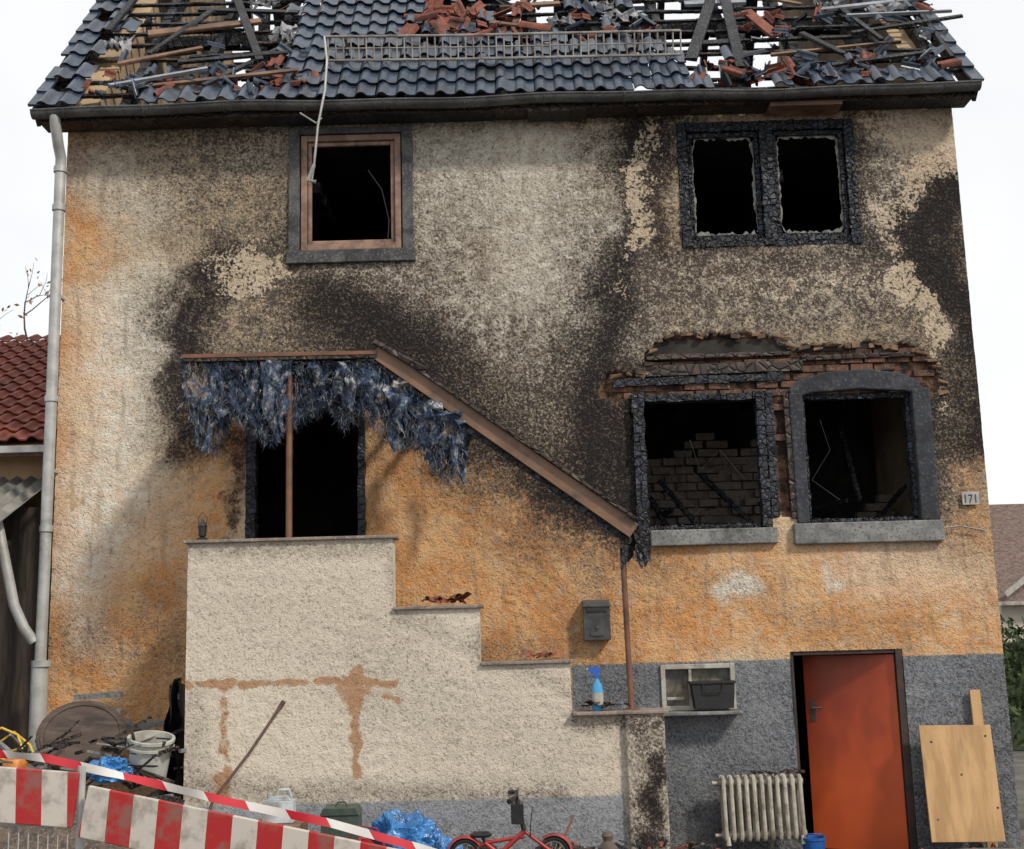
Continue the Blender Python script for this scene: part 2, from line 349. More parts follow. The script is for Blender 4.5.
for i in range(8):
    x=-4.1+i*1.0; mb.char((x,.4,4.85),(x,2.5,4.85),.14,.18,ch=.2)
for i in range(8):
    x=-4.1+i*1.0; mb.char((x,.4,7.0),(x,2.9,7.0),.14,.18,ch=.2)
mb.obj("fallen_beams",M_char,house)
mb=MB(); r=0; z=3.1
while z<4.95:
    x=.9+(r%2)*.125+random.uniform(-.02,.02)
    while x<4.35:
        cx,cz=x+.11,z+.035
        ok=bool(inpoly(np.array([cx]),np.array([cz]),SPm)[0]) and bool(inpoly(np.array([x+.02]),np.array([cz]),SPm)[0]) and keepf(np.array([cx]),np.array([cz]))[0] and keepf(np.array([x+.23]),np.array([cz]))[0] and keepf(np.array([x]),np.array([cz]))[0]
        if ok and random.random()<.8:
            y=random.uniform(.008,.045); mb.box(x,x+random.uniform(.2,.235),y,y+.06,z,z+.066,0,None)
        x+=.245
    z+=.078; r+=1
mb.obj("exposed_bricks",M_sbrick,house,bevel=.006)
mb=MB()
for (a,b),(c,d_) in zip(SPALL[1:12],SPALL[2:13]):
    n=max(1,int(math.hypot(c-a,d_-b)/9))
    for i in range(n):
        t=(i+random.random())/n; p=e3(a+(c-a)*t,b+(d_-b)*t+random.uniform(-2,5),-.012); q=p+Vector((random.uniform(.04,.12),0,random.uniform(-.03,.03)))
        mb.beam(p,q,random.uniform(.015,.045),random.uniform(.02,.04),0,jit=.012)
mb.obj("plaster_edge",pm("broken_plaster_edge",(.24,.14,.08),(.10,.065,.045),8,.95,.4,dirt=(.03,.025,.02)),house,bevel=.004)
# W1 window
def frame(mb,R,w,y0,y1,mi=0):
    x0,x1,z0,z1=R
    mb.box(x0,x0+w,y0,y1,z0,z1,mi);mb.box(x1-w,x1,y0,y1,z0,z1,mi);mb.box(x0+w,x1-w,y0+.001,y1,z0,z0+w,mi);mb.box(x0+w,x1-w,y0+.001,y1,z1-w,z1,mi)
x0,x1,z0,z1=W1
mb=MB(); g=.115
mb.box(x0-g,x0-.002,-.03,.02,z0-.11,z1+.07); mb.box(x1+.002,x1+g,-.03,.02,z0-.11,z1+.07); mb.box(x0-.001,x1+.001,-.028,.02,z1+.002,z1+.068); mb.box(x0-g-.02,x1+g+.02,-.045,.02,z0-.14,z0-.002)
mb.obj("upper_window_surround",M_stone,house,bevel=.008)
mb=MB(); frame(mb,[x0+.01,x1-.01,z0+.005,z1-.01],.065,-.01,.07); frame(mb,[x0+.08,x1-.08,z0+.075,z1-.08],.04,.02,.06)
mb.box(x1-.12,x1-.085,.03,.05,z0+.12,z1-.12)
mb.obj("upper_window_frame",M_woodframe,house,bevel=.006)
# W2 charred double casement
x0,x1,z0,z1=W2; mb=MB(); xm=x0+(x1-x0)*.5
V=Vector
def cr(mb,a,b,w,h=.09,sp=1,y=.03,ch=.06): mb.char((a[0],y,a[1]),(b[0],y,b[1]),w,h,0,ch=ch,split=sp,jit=.011)
cr(mb,(x0+.05,z0),(x0+.05,z1),.10,sp=2); cr(mb,(x1-.05,z0),(x1-.05,z1),.10,sp=2); cr(mb,(x0+.1,z1-.05),(x1-.1,z1-.05),.10,sp=2); cr(mb,(x0+.1,z0+.045),(x1-.1,z0+.045),.09,sp=2)
cr(mb,(xm,z0),(xm,z1),.13,sp=2,h=.11)
for a,b in ((x0+.12,xm-.085),(xm+.085,x1-.12)):
    cr(mb,(a+.01,z0+.1),(a+.01,z1-.12),.045,.05,y=.05,ch=.035); cr(mb,(b-.01,z0+.1),(b-.01,z1-.12),.045,.05,y=.05,ch=.035); cr(mb,(a,z1-.13),(b,z1-.13),.045,.05,y=.05,ch=.035); cr(mb,(a,z0+.12),(b,z0+.12),.045,.05,y=.05,ch=.035)
mb.obj("charred_double_window",M_charblue,house)
M_shard=pm("sooty_glass_edge",(.22,.22,.19),(.07,.07,.06),12,.4,.3)
mb=MB()
for a,b in ((x0+.15,xm-.12),(xm+.12,x1-.15)):
    def shardline(p,q,inn,amp):
        p=V(p);q=V(q);inn=V(inn);n=int((q-p).length/.022)
        for i in range(n):
            a0=p.lerp(q,i/n);a1=p.lerp(q,(i+1)/n); f_=lambda t:max(0,(fbm(np.array([t]),np.array([1.]),9,2)[0]-.25))*1.8
            d0=amp*f_(a0.x*3+a0.z); d1=amp*f_(a1.x*3+a1.z)
            c0=1+1.6*abs(2*i/n-1)**6; mb.add([a0,a1,a1+inn*d1*c0,a0+inn*d0*c0],[(0,1,2,3)])
    y=.06
    shardline((a,y,z0+.14),(b,y,z0+.14),(0,0,1),.06); shardline((a,y,z1-.15),(b,y,z1-.15),(0,0,-1),.05); shardline((a,y,z0+.14),(a,y,z1-.15),(1,0,0),.04); shardline((b,y,z0+.14),(b,y,z1-.15),(-1,0,0),.04)
mb.obj("broken_glass",M_shard,house)
# W3 / W4
x0,x1,z0,z1=W3; mb=MB()
cr(mb,(x0-.01,z0-.02),(x0-.01,z1+.05),.12,.14,2,y=0,ch=.12); cr(mb,(x1-.06,z0),(x1-.06,z1),.09,.12,1,y=.02,ch=.12); cr(mb,(x0+.05,z1+.0),(x1,z1+.0),.07,.12,1,y=.04,ch=.1)
cr(mb,(x0-.25,z1+.17),(x1+.2,z1+.19),.08,.07,1,y=.03,ch=.16); cr(mb,(x0+.03,z0+.02),(x1-.1,z0+.02),.05,.1,1,y=.06)
cr(mb,(W4[0]+.09,W4[2]+.02),(W4[1]-.09,W4[2]+.02),.05,.1,1,y=.1); cr(mb,(W4[0]+.09,W4[3]-.03),(W4[1]-.09,W4[3]-.03),.05,.1,1,y=.1)
cr(mb,(x1+.03,z0+.1),(x1+.04,z1+.05),.08,.08,1,y=.02,ch=.13)
cr(mb,(W4[0]+.09,W4[2]+.05),(W4[0]+.09,W4[3]),.04,.09,1,y=.08,ch=.1); cr(mb,(W4[1]-.09,W4[2]+.05),(W4[1]-.09,W4[3]),.04,.09,1,y=.08,ch=.1)
mb.obj("charred_window_posts",M_charblue,house)
mb=MB()
mb.beam((x0-.02,.02,z1+.28),(x1+.4,.02,z1+.3),.10,.07,0,jit=.01); mb.beam((x0+.1,.015,z1+.42),(x1+.3,.015,z1+.43),.05,.06,0,jit=.01)
mb.beam((W4[0]-.08,.02,W4[2]+.05),(W4[0]-.09,.02,W4[3]),.05,.09,0,jit=.005)
mb.beam((W4[0]+.1,.02,W4[3]+.36),(W4[1]+.05,.02,W4[3]+.38),.06,.06,0,jit=.012)
mb.obj("scorched_lintel",M_charbr,house,bevel=.008)
mb=MB()
mb.beam((W4[0]+.01,.08,W4[2]),(W4[0]+.01,.08,W4[3]),.125,.23,0,jit=.006); mb.beam((W4[1]+.03,.08,W4[2]),(W4[1]+.03,.08,W4[3]+.02),.19,.23,0,jit=.006)
a=[el(*p) for p in [(788,390),(799,379),(828,372),(870,369),(903,374),(918,382),(924,390)]]
b=[el(*p) for p in [(920,396),(905,391),(860,389),(812,393),(792,399)]]
mb.prism(a+b,-.025,.2)
mb.obj("window_surround_stone",M_stone2,house,bevel=.015)
mb=MB()
s1=rect(650,529,777,545); s2=rect(793,523,942,543)
mb.box(s1[0],s1[1],-.07,.25,s1[2],s1[3]-.002); mb.box(s2[0],s2[1],-.08,.25,s2[2],W4[2]-.003)
mb.obj("window_sills",M_sill,house,bevel=.012)
mb=MB()
for i in range(90):
    s_=random.choice((s1,s2)); x=random.uniform(s_[0]+.05,s_[1]-.05); y=random.uniform(-.04,.12); c=V((x,y,s_[3]+.012)); mb.beam(c,c+V((random.uniform(-.05,.05),random.uniform(-.04,.04),.01)),random.uniform(.01,.03),.018,0,V((0,0,1)),jit=.004)
mb.obj("sill_charcoal",M_char,house)
x0,x1,z0,z1=D1; mb=MB()
cr(mb,(x0+.05,z0),(x0+.05,z1),.1,.12,1,y=.05,ch=.12); cr(mb,(x1-.03,z0),(x1-.03,z1),.07,.14,1,y=.02,ch=.15); cr(mb,(x0+.42,z0),(x0+.42,z1),.06,.08,1,y=.1,ch=.2)
mb.obj("door_frame",M_charblue,house)
# basement window
x0,x1,z0,z1=BW; mb=MB(); frame(mb,[x0-.02,x1+.02,z0-.02,z1+.02],.045,-.03,.05)
mb.box(x0+.25,x0+.28,-.02,.04,z0+.024,z1-.024); mb.box(x0+.03,x0+.2,-.015,-.005,z0+.08,z0+.11)
mb.obj("basement_window_frame",M_white,house,bevel=.005)
mb=MB(); mb.add([(x0,.05,z0),(x1,.05,z0),(x1,.05,z1),(x0,.05,z1)],[(0,1,2,3)])
mb.obj("basement_window_pane",pm("dirty_glass",(.16,.14,.10),(.05,.05,.045),9,.25,0),house)
# basement door
x0,x1,z0,z1=BD
M_door=pm("orange_red_door_paint",(.56,.095,.022),(.45,.065,.018),1.4,.4,.08,fine=14,dirt=(.24,.036,.014),stretch=(1,1,.6))
mb=MB(); mb.box(x1-.07,x1,.0,.1,z0,z1); mb.box(x0,x0+.03,.02,.1,z0,z1); mb.box(x0+.03,x1-.07,.01,.1,z1-.04,z1)
mb.obj("basement_door_frame",pm("dark_frame_paint",(.05,.025,.02),(.02,.015,.012),5,.6,.2),house,bevel=.005)
mb=MB(); Lw=.9; R=Matrix.Translation((x1-.075,.04,0))@Matrix.Rotation(math.radians(-27),4,'Z')
mb.box(-Lw,0,0,.045,z0+.03,z1-.05,0,R)
ob=mb.obj("basement_door_leaf",M_door,house,bevel=.006)
mb=MB(); mb.cyl(R@V((-.82,0,1.38)),R@V((-.82,-.05,1.38)),.012); mb.cyl(R@V((-.82,-.05,1.38)),R@V((-.72,-.05,1.38)),.01); mb.box(-.845,-.795,-.006,-.001,1.25,1.45,0,R)
mb.obj("basement_door_handle",M_gutter,house,smooth=False)
# ---- ROOF
sV=V((0,math.cos(PT),math.sin(PT))); nV=V((0,-math.sin(PT),math.cos(PT))); O=V((0,-OF,ZE))
RX0,RX1=-4.80,4.86; SL=(ry+OF)/math.cos(PT)
def RP(X,S,h=0):
    return V((X,0,0))+O+sV*S+nV*h
def rp(a,b):
    d=fw+rt*((a-512)/F)+up*((424.5-b)/F); t=(O-CAM).dot(nV)/d.dot(nV); p=CAM+d*t
    return (p.x,(p-O).dot(sV))
TA=[rp(*p) for p in [(325,-60),(490,-60),(478,8),(425,14),(402,40),(640,46),(688,66),(692,125),(20,150),(30,124),(150,100),(285,90),(298,50)]]
TB=[rp(*p) for p in [(20,140),(120,-60),(165,-60),(135,30),(95,60),(75,130)]]
TC=[rp(*p) for p in [(575,-60),(640,-60),(640,50),(590,50)]]
TD=[rp(*p) for p in [(690,125),(690,84),(800,82),(960,76),(990,110)]]
def tile_ok(X,S):
    A=np.array([X]);B=np.array([S+(fbm(np.array([X]),np.array([S]),2.5,4)[0]-.5)*.25])
    if inpoly(A,B,TA)[0]: return random.random()<.985
    if inpoly(A,B,TB)[0]: return random.random()<.8
    if inpoly(A,B,TC)[0]: return random.random()<.3
    if inpoly(A,B,TD)[0]: return random.random()<.7
    if S>3.5: return fbm(A,B,.9,8)[0]>.55
    return random.random()<.05
M_tile=pm("dark_blue_glazed_tile",(.022,.034,.056),(.04,.06,.095),5,.28,.15,c3=(.013,.018,.027),fine=18,dirt=(.024,.022,.023))
M_redtile=pm("broken_red_tile",(.25,.075,.045),(.15,.05,.035),7,.85,.3,c3=(.07,.03,.025),dirt=(.035,.026,.022))
TW,TL,EX=.205,.37,.315
prof=[(0,.004),(.08,.022),(.2,.04),(.32,.044),(.45,.034),(.55,.014),(.65,.004),(.85,.0),(1.0,.004)]
def tile(mb,fn,mi=0):
    vs=[];k=len(prof)
    for v,(l,dh) in enumerate(((0,.035),(TL*.5,.018),(TL,.0))):
        for u,h in prof: vs.append(fn(u*TW,l,h+dh))
    for u,h in prof: vs.append(fn(u*TW,.004,h+.035-.018))
    fs=[(r*k+i,r*k+i+1,(r+1)*k+i+1,(r+1)*k+i) for r in (0,1) for i in range(k-1)]+[(3*k+i,3*k+i+1,i+1,i) for i in range(k-1)]
    mb.add(vs,fs,mi)
mt=MB()
nr=int(SL/EX)
for r in range(nr):
    for c in range(int((RX1-RX0)/TW)):
        X=RX0+c*TW; S=-.03+r*EX
        if not tile_ok(X+TW/2,S+.15): continue
        ja,jh,jx,js=random.gauss(0,.012),random.gauss(0,.003),random.gauss(0,.003),random.gauss(0,.006)
        if random.random()<.05: ja*=6; jh+=.015
        tile(mt,lambda x,l,h:RP(X+jx+x*math.cos(ja)-l*math.sin(ja),S+js+l*math.cos(ja)+x*math.sin(ja),.05+h+jh))
mt.obj("roof_tiles",M_tile,house,smooth=True)
mb=MB()
x=RX0+.12
while x<RX1:
    mb.char(RP(x,.02,-.09),RP(x,SL,-.09),.10,.14,0,nV,ch=.22,jit=.006); x+=.72
for r in range(nr+1):
    X=RX0
    while X<RX1:
        L=random.uniform(.5,2.0); X2=min(X+L,RX1); S=.02+r*EX
        if random.random()<.85:
            mb.char(RP(X,S+random.gauss(0,.012),0.0+random.gauss(0,.008)),RP(X2-.01,S+random.gauss(0,.02),random.gauss(0,.015)),.045,.035,random.choice([0,0,0,1]),nV,ch=.15,jit=.003)
        X=X2
for i in range(13):
    x=RX0+.3+i*.74; mb.char((x,0.1,ZE+.15),(x,4.5,ZE+.15),.12,.14,0,V((0,0,1)),ch=.3)
for i in range(7):
    x=RX0+.48+i*1.44; mb.char((x,1.6,ZE+.2),(x,1.6,ZE+2.1),.12,.12,0,ch=.25)
mb.char((RX0+.3,1.6,ZE+1.7),(RX1-.3,1.6,ZE+1.7),.14,.14,0,ch=.3)
mb.obj("burnt_rafters_and_battens",[M_char,M_charbr],house)
mb=MB()
for (a,b,c,d,w,mi) in [(150,42,262,28,.12,0),(140,92,300,84,.07,0),(200,14,300,22,.09,1),(205,95,292,52,.07,1),(236,0,262,72,.09,1),(120,72,205,58,.06,0),(500,12,560,8,.10,0),(745,20,775,42,.14,2),(815,16,935,6,.05,3),(760,2,800,12,.06,0),(830,75,935,62,.05,1),(850,40,960,26,.05,1),(690,68,712,0,.13,1),(740,74,722,0,.12,1),(684,8,745,8,.14,3),(800,40,842,66,.07,1),(905,0,948,55,.07,1),(900,-8,950,66,.05,1),(515,30,528,0,.07,0),(110,40,140,8,.08,1),(560,0,640,-6,.08,0),(770,60,900,48,.045,0),(700,50,735,48,.09,1),(845,25,950,18,.04,3),(835,10,880,52,.05,1),(150,60,215,20,.07,1),(180,72,290,66,.05,1),(110,95,210,80,.05,3),(490,28,520,34,.06,0),(320,20,335,-5,.06,0)]:
    p=rp(a,b);q=rp(c,d); mb.beam(RP(p[0],p[1],.05+random.random()*.06),RP(q[0],q[1],.06+random.random()*.10),w,.035,mi,nV,jit=.006)
M_paleb=pm("weathered_batten",(.30,.33,.38),(.2,.22,.25),5,.7,.3,dirt=(.06,.06,.06))
mb.obj("dislodged_roof_planks",[M_wood,M_char,M_redtile,M_paleb],house,bevel=.004)
mb=MB()
def debris(poly,n,red=.6,hmax=.10,size=(.25,.7)):
    P=[rp(*p) for p in poly]; xs_=[p[0] for p in P]; ss=[p[1] for p in P]; k=0
    while k<n:
        X=random.uniform(min(xs_),max(xs_));S=random.uniform(min(ss),max(ss))
        if not inpoly(np.array([X]),np.array([S]),P)[0]: continue
        k+=1; a=random.uniform(0,6.28); M=Matrix.Rotation(random.gauss(0,.2),3,'X')@Matrix.Rotation(random.gauss(0,.25),3,'Y')@Matrix.Rotation(a,3,'Z')
        f=random.uniform(*size); g=random.uniform(*size); hh=random.uniform(.02,hmax); sgn=random.choice([1,-1])
        def fn(x,l,h):
            p=M@V(((x-.1)*f,(l-.18)*g,h*sgn)); return RP(X+p.x,S+p.y,hh+p.z)
        tile(mb,fn,0 if random.random()<red else 1)
debris([(405,20),(535,18),(545,42),(400,42)],36,.85,.12,(.45,1)); debris([(430,16),(480,14),(475,30),(425,30)],10,.95,.18,(.6,1))
debris([(225,74),(325,66),(320,98),(215,100)],46,.4); debris([(690,64),(870,64),(870,84),(692,88)],60,.5,.14); debris([(735,24),(790,22),(785,46),(735,46)],8,.8)
debris([(560,20),(650,30),(640,46),(560,42)],20,.35); debris([(130,20),(320,0),(320,60),(120,70)],18,.15); debris([(760,0),(950,0),(960,60),(760,60)],26,.15); debris([(90,80),(220,70),(220,98),(80,100)],24,.25); debris([(480,-20),(600,-20),(600,20),(500,20)],14,.4)
debris([(800,60),(960,60),(965,78),(800,82)],30,.15,.1)
mb.obj("roof_tile_debris",[M_redtile,M_tile],house)
M_memb=pm("roof_membrane",(.34,.35,.37),(.13,.13,.14),8,.7,.6,dirt=(.03,.03,.03))
mb=MB()
for (a,b,w,h) in [(622,22,.5,.3),(885,12,.5,.25),(690,4,.5,.12),(285,40,.3,.35),(120,50,.3,.3),(830,10,.35,.2),(560,28,.3,.2),(930,40,.3,.25),(600,12,.3,.2),(265,10,.35,.18)]:
    cx,cs=rp(a,b); n=9
    vs=[]
    for j in range(n):
        for i in range(n):
            u=i/(n-1)-.5;v=j/(n-1)-.5; q=mn.noise(V((a*.1+u*5,v*5,b)))
            vs.append(RP(cx+u*w*(1+.4*q),cs+v*h*(1+.5*q)+q*.05,.08+.10*mn.noise(V((a*.3+u*9,v*9,1)))))
    mb.add(vs,[(j*n+i,j*n+i+1,(j+1)*n+i+1,(j+1)*n+i) for j in range(n-1) for i in range(n-1) if random.random()<.8])
mb.obj("torn_roof_membrane",M_memb,house)
mb=MB(); ybk=HY+OF; tp=math.tan(PT)
def bz(y): return RZ-(y-ry)*tp
NXB,NYB=24,12
for i in range(NXB):
    for j in range(NYB):
        xa=RX0+(RX1-RX0)*i/NXB; xb=RX0+(RX1-RX0)*(i+1)/NXB; ya=ry+(ybk-ry)*j/NYB; yb_=ry+(ybk-ry)*(j+1)/NYB
        xc=(xa+xb)/2; yc=(ya+yb_)/2
        if (xc>2.1 and yc<7.0 and fbm(np.array([xc]),np.array([yc]),1.3,3)[0]>.42) or (-4.2<xc<-2.9 and yc<6.6 and random.random()<.45) or (.1<xc<.9 and 5.<yc<6.2): continue
        mb.add([(xa,ya,bz(ya)),(xb,ya,bz(ya)),(xb,yb_,bz(yb_)),(xa,yb_,bz(yb_)),(xa,ya,bz(ya)-.1),(xb,ya,bz(ya)-.1),(xb,yb_,bz(yb_)-.1),(xa,yb_,bz(yb_)-.1)],[(0,1,2,3),(4,7,6,5),(0,3,7,4),(1,5,6,2),(3,2,6,7),(0,4,5,1)])
mb.obj("back_roof_slope",M_tile,house)
mb=MB(); x=RX0+.12
while x<RX1: mb.beam((x,ry,RZ-.2),(x,ybk,ZE-.2),.1,.14); x+=.72
for k in range(16): y=ry+.1+k*.3; mb.beam((RX0,y,bz(y)-.12),(RX1,y+random.uniform(-.03,.03),bz(y)-.12),.04,.04)
mb.obj("back_rafters",M_char,house)
mb=MB()
for x in (RX0-.02,RX1):
    mb.beam(RP(x+.01,-.08,-.03),RP(x+.01,SL,-.03),.035,.2,0,nV)
    for k in range(nr+1):
        if random.random()<.9: mb.beam(RP(x+.01,-.05+k*EX,.09),RP(x+.01,-.05+k*EX+.36,.065),.12,.03,1,nV,jit=.005)
mb.obj("verge_boards",[M_charblue,M_tile],house)
mb=MB()
xx=RX0
while xx<RX1:
    x2=min(xx+random.uniform(.5,1.4),RX1); mb.box(xx,x2-.006,-OF+.02,-.018,ZE-.11+random.uniform(-.004,.004),ZE-.085,random.choice([0,0,0,0,1,0])); xx=x2
mb.box(RX0,RX1,-OF+.0,-OF+.018,ZE-.12,ZE-.0,0)
g0=rect(770,97,842,107,-.3); mb.box(g0[0],g0[1],-OF-.01,-.05,ZE-.16,ZE-.115,2); mb.box(g0[0]-2.5,g0[0]-1.9,-OF-.01,-.05,ZE-.15,ZE-.115,0)
mb.obj("eaves_soffit",[M_charbr,M_char,M_wood],house)
mb=MB(); gy=-OF-.075; n=40; seg=9
def sag(x): return .012*math.sin(x*1.7)+.008*math.sin(x*4.1)
for rr in (.07,.064):
    vs=[]
    for i in range(n+1):
        x=RX0-.03+(RX1-RX0+.06)*i/n
        for k in range(seg):
            t=math.pi*k/(seg-1); vs.append((x,gy-rr*math.cos(t),ZE-.03-rr*math.sin(t)+sag(x)))
    mb.add(vs,[(i*seg+k,i*seg+k+1,(i+1)*seg+k+1,(i+1)*seg+k) for i in range(n) for k in range(seg-1)])
for i in range(n):
    xa=RX0-.03+(RX1-RX0+.06)*i/n; xb=RX0-.03+(RX1-RX0+.06)*(i+1)/n
    mb.cyl((xa,gy-.07,ZE-.03+sag(xa)),(xb,gy-.07,ZE-.03+sag(xb)),.010,seg=6)
for i in range(12):
    x=RX0+.3+i*.82; mb.tube([(x,gy-.074*math.cos(t),ZE-.03-.076*math.sin(t)+sag(x)) for t in np.linspace(0,math.pi,8)],.008,5)
for x in (RX0-.03,RX1+.03): mb.add([(x,gy-.07*math.cos(t),ZE-.03-.07*math.sin(t)+sag(x)) for t in np.linspace(0,math.pi,9)],[tuple(range(9))])
mb.obj("gutter",M_gutter,house,smooth=True)
mb=MB(); M_guard=pm("snow_guard_metal",(.22,.21,.19),(.36,.34,.31),6,.6,.15,metal=.3,dirt=(.13,.07,.04))
a=rp(330,72); b=rp(680,66); a1=RP(a[0],a[1],.13); b1=RP(b[0],b[1],.13)
U=V((0,-.25,.97)).normalized()*.25
for k in (0.0,.5,1.0): mb.tube([a1+U*k,a1.lerp(b1,.4)+U*k+V((0,0,-.01)),b1+U*k],.014 if k!=.5 else .008,6)
for i in range(47):
    t=i/46; p=a1.lerp(b1,t)+V((0,0,-.008*math.sin(t*3.14))); mb.cyl(p,p+U,.009,seg=5)
for i in range(6):
    t=(i+.3)/6; p=a1.lerp(b1,t); mb.beam(p+U*.9,p+sV*.3-nV*.1,.03,.008,0); mb.beam(p+U*.0-nV*.02,p+sV*.3-nV*.08,.03,.008,0)
mb.obj("snow_guard",M_guard,house)
mb=MB(); e=a1+U
pts=[e,e+V((-.02,-.10,-.05)),e3(327,60,-.5),e3(325,90,-.53),e3(318,125,-.53),e3(314,165,-.5),e3(311,185,-.45)]
mb.tube(pts,.012,6); mb.tube([e3(300,113,-.5),e3(316,123,-.53),e3(322,118,-.52)],.008,6); mb.tube([e3(314,165,-.5),e3(308,180,-.48),e3(316,182,-.46)],.02,6)
mb.obj("bent_snow_guard_bracket",M_zinc,house,smooth=True)
mb=MB()
mb.tube([e3(368,170,-.06),e3(382,190,-.05),e3(389,220,-.05),e3(388,240,-.05)],.005,5)
mb.tube([e3(925,520,-.06),e3(940,528,-.06),e3(960,526,-.05),e3(984,530,-.05)],.007,5)
mb.tube([e3(820,420,.12),e3(830,450,.15),e3(812,480,.2),e3(840,500,.12)],.004,5)
mb.tube([e3(690,440,.2),e3(700,470,.2),e3(720,450,.2),e3(745,480,.12)],.004,5)
mb.obj("hanging_cables",M_black,house,smooth=True)
# ---------------------------------------------------------- ground
def gz(x,y):
    f=min(1,max(0,(-y-.45)/1.3)); f=f*f*(3-2*f); return .38*f if y<0 else 0.0
def axis(lo,hi,a,b,st):
    inner=list(np.arange(a,b+1e-6,st)); L=[];v=a;d=st
    while v>lo: d*=1.5; v-=d; L.append(v)
    H=[];v=b;d=st
    while v<hi: d*=1.5; v+=d; H.append(v)
    return L[::-1]+inner+H
gx=axis(-700,700,-8,8,.2); gyy=axis(-700,900,-8,3,.2)
vs=[(x,y,gz(x,y)+(.03*mn.noise(V((x*2,y*2,0))) if abs(x)<9 and -9<y<4 else 0)-.012) for y in gyy for x in gx]; nx=len(gx)
mb=MB(); mb.add(vs,[(j*nx+i,j*nx+i+1,(j+1)*nx+i+1,(j+1)*nx+i) for j in range(len(gyy)-1) for i in range(nx-1)])
mb.obj("ground",pm("gravel_ground",(.13,.12,.11),(.07,.068,.065),2,.95,.6,c3=(.2,.19,.17),fine=60,dist=.02),smooth=True)
# ---------------------------------------------------------- STAIR
stair=empty("entrance_staircase"); YP=-1.35
def sx(a,b): return el(a,b,YP)
px0=(sx(187,560)[0]+sx(185,780)[0])/2; a1_=sx(393,575)[0]; a2_=sx(480,635)[0]; a3_=sx(571,690)[0]; a4_=sx(627,770)[0]; a5_=sx(666,770)[0]
h0=sx(290,541)[1];h1=sx(437,609)[1];h2=sx(525,664)[1];h3=sx(620,714)[1]
dado_z=sx(430,799)[1]
STEP=[(px0,a1_,h0),(a1_,a2_,h1),(a2_,a3_,h2),(a3_,a5_,h3)]
def keeps(X,Z):
    k=np.zeros(X.shape,bool)
    for x0,x1,h in STEP: k|=(X>x0)&(X<x1)&(Z<h)
    return k
def smask(X,Z):
    w3=fbm(X,Z,5,9)-.5; w4=fbm(X,Z,5,13)-.5
    def s(P,r,soft=.5,a=1.0):
        return a*(1-sst(r*.0092*(1-soft),r*.0092*(1+soft),dpoly(X+w3*.09,Z+w4*.09,[sx(*p) for p in P])))
    rust=un(s([(187,684),(300,681),(395,682)],4.5,.9,.7),s([(356,668),(357,775)],6,.9,.7),s([(225,683),(226,800)],6,.9,.62),s([(350,690),(362,698)],14,.9,.65),s([(215,780),(218,800)],8,.9,.55),s([(385,695),(397,700)],5,.9,.6),s([(187,640),(190,560)],5,1,.4))
    soot=un(s([(655,750),(652,815)],15,.9,.8),s([(630,720),(662,722)],8,.9,.6),s([(400,614),(640,720)],8,.9,.25),s([(187,790),(560,795)],10,1,.4),s([(187,548),(393,548)],8,1,.35),s([(575,722),(660,724)],8,1,.5),s([(300,840),(620,840)],30,1,.45),s([(400,690),(560,760)],50,1,.2),s([(230,600),(350,640)],60,1,.16),s([(190,700),(195,800)],16,1,.3),s([(395,560),(397,600)],6,1,.35),s([(482,630),(484,660)],6,1,.35),s([(635,730),(640,845)],12,1,.45))
    char=s([(654,762),(657,776)],9,.9,.9)+s([(648,795),(655,812)],10,.9,.9)+s([(656,840)],12,.9,.9)+s([(640,830),(640,848)],6,1,.6)
    dado=((Z<dado_z)&(X<a4_-.02)).astype(float)*.88
    z=np.zeros_like(X)
    pil=((X>a4_-.001)).astype(float)*.05
    return (soot,np.clip(char,0,1),z,z),(z,dado,np.clip(.9+0*X-.1*fbm(X,Z,1.5,3),0,1),rust),YP+(.5-fbm(X,Z,24,31,2))*.012-.008-pil
xs=cuts(px0,a5_,[a1_,a2_,a3_,a4_,a4_-.004,a4_-.02],.02); zs=cuts(0,h0,[h1,h2,h3,dado_z,dado_z+.004],.02)
sheet("parapet_face",xs,zs,keeps,smask,M_plaster2,stair)
M_cream=pm("cream_plaster",(.56,.50,.41),(.47,.41,.33),3,.95,.6,fine=35)
mb=MB()
for i,(x0,x1,h) in enumerate(STEP):
    mb.box(x0,x1,YP+.015,YP+.22,-.05,h-.002)
mb.obj("parapet_body",M_cream,stair)
mb=MB()
for i,(x0,x1,h) in enumerate(STEP):
    mb.box(x0-(.04 if i==0 else -.003),x1+.035,YP-(.045 if i<3 else .085),YP+.26,h,h+.028)
mb.obj("parapet_coping",pm("coping_slab",(.24,.19,.16),(.14,.115,.10),5,.8,.3,c3=(.32,.27,.24)),stair,bevel=.006)
mb=MB(); ns=13
for i in range(ns):
    xr=a5_-.1-i*.2; mb.box(px0+.02,xr,YP+.225,-.03,i*2.3/ns,(i+1)*2.3/ns-.001)
mb.obj("steps",M_sill,stair)
mb=MB(); mb.box(px0,px0+.2,YP+.225,-.03,0,h0-.004); mb.obj("parapet_return",M_cream,stair)
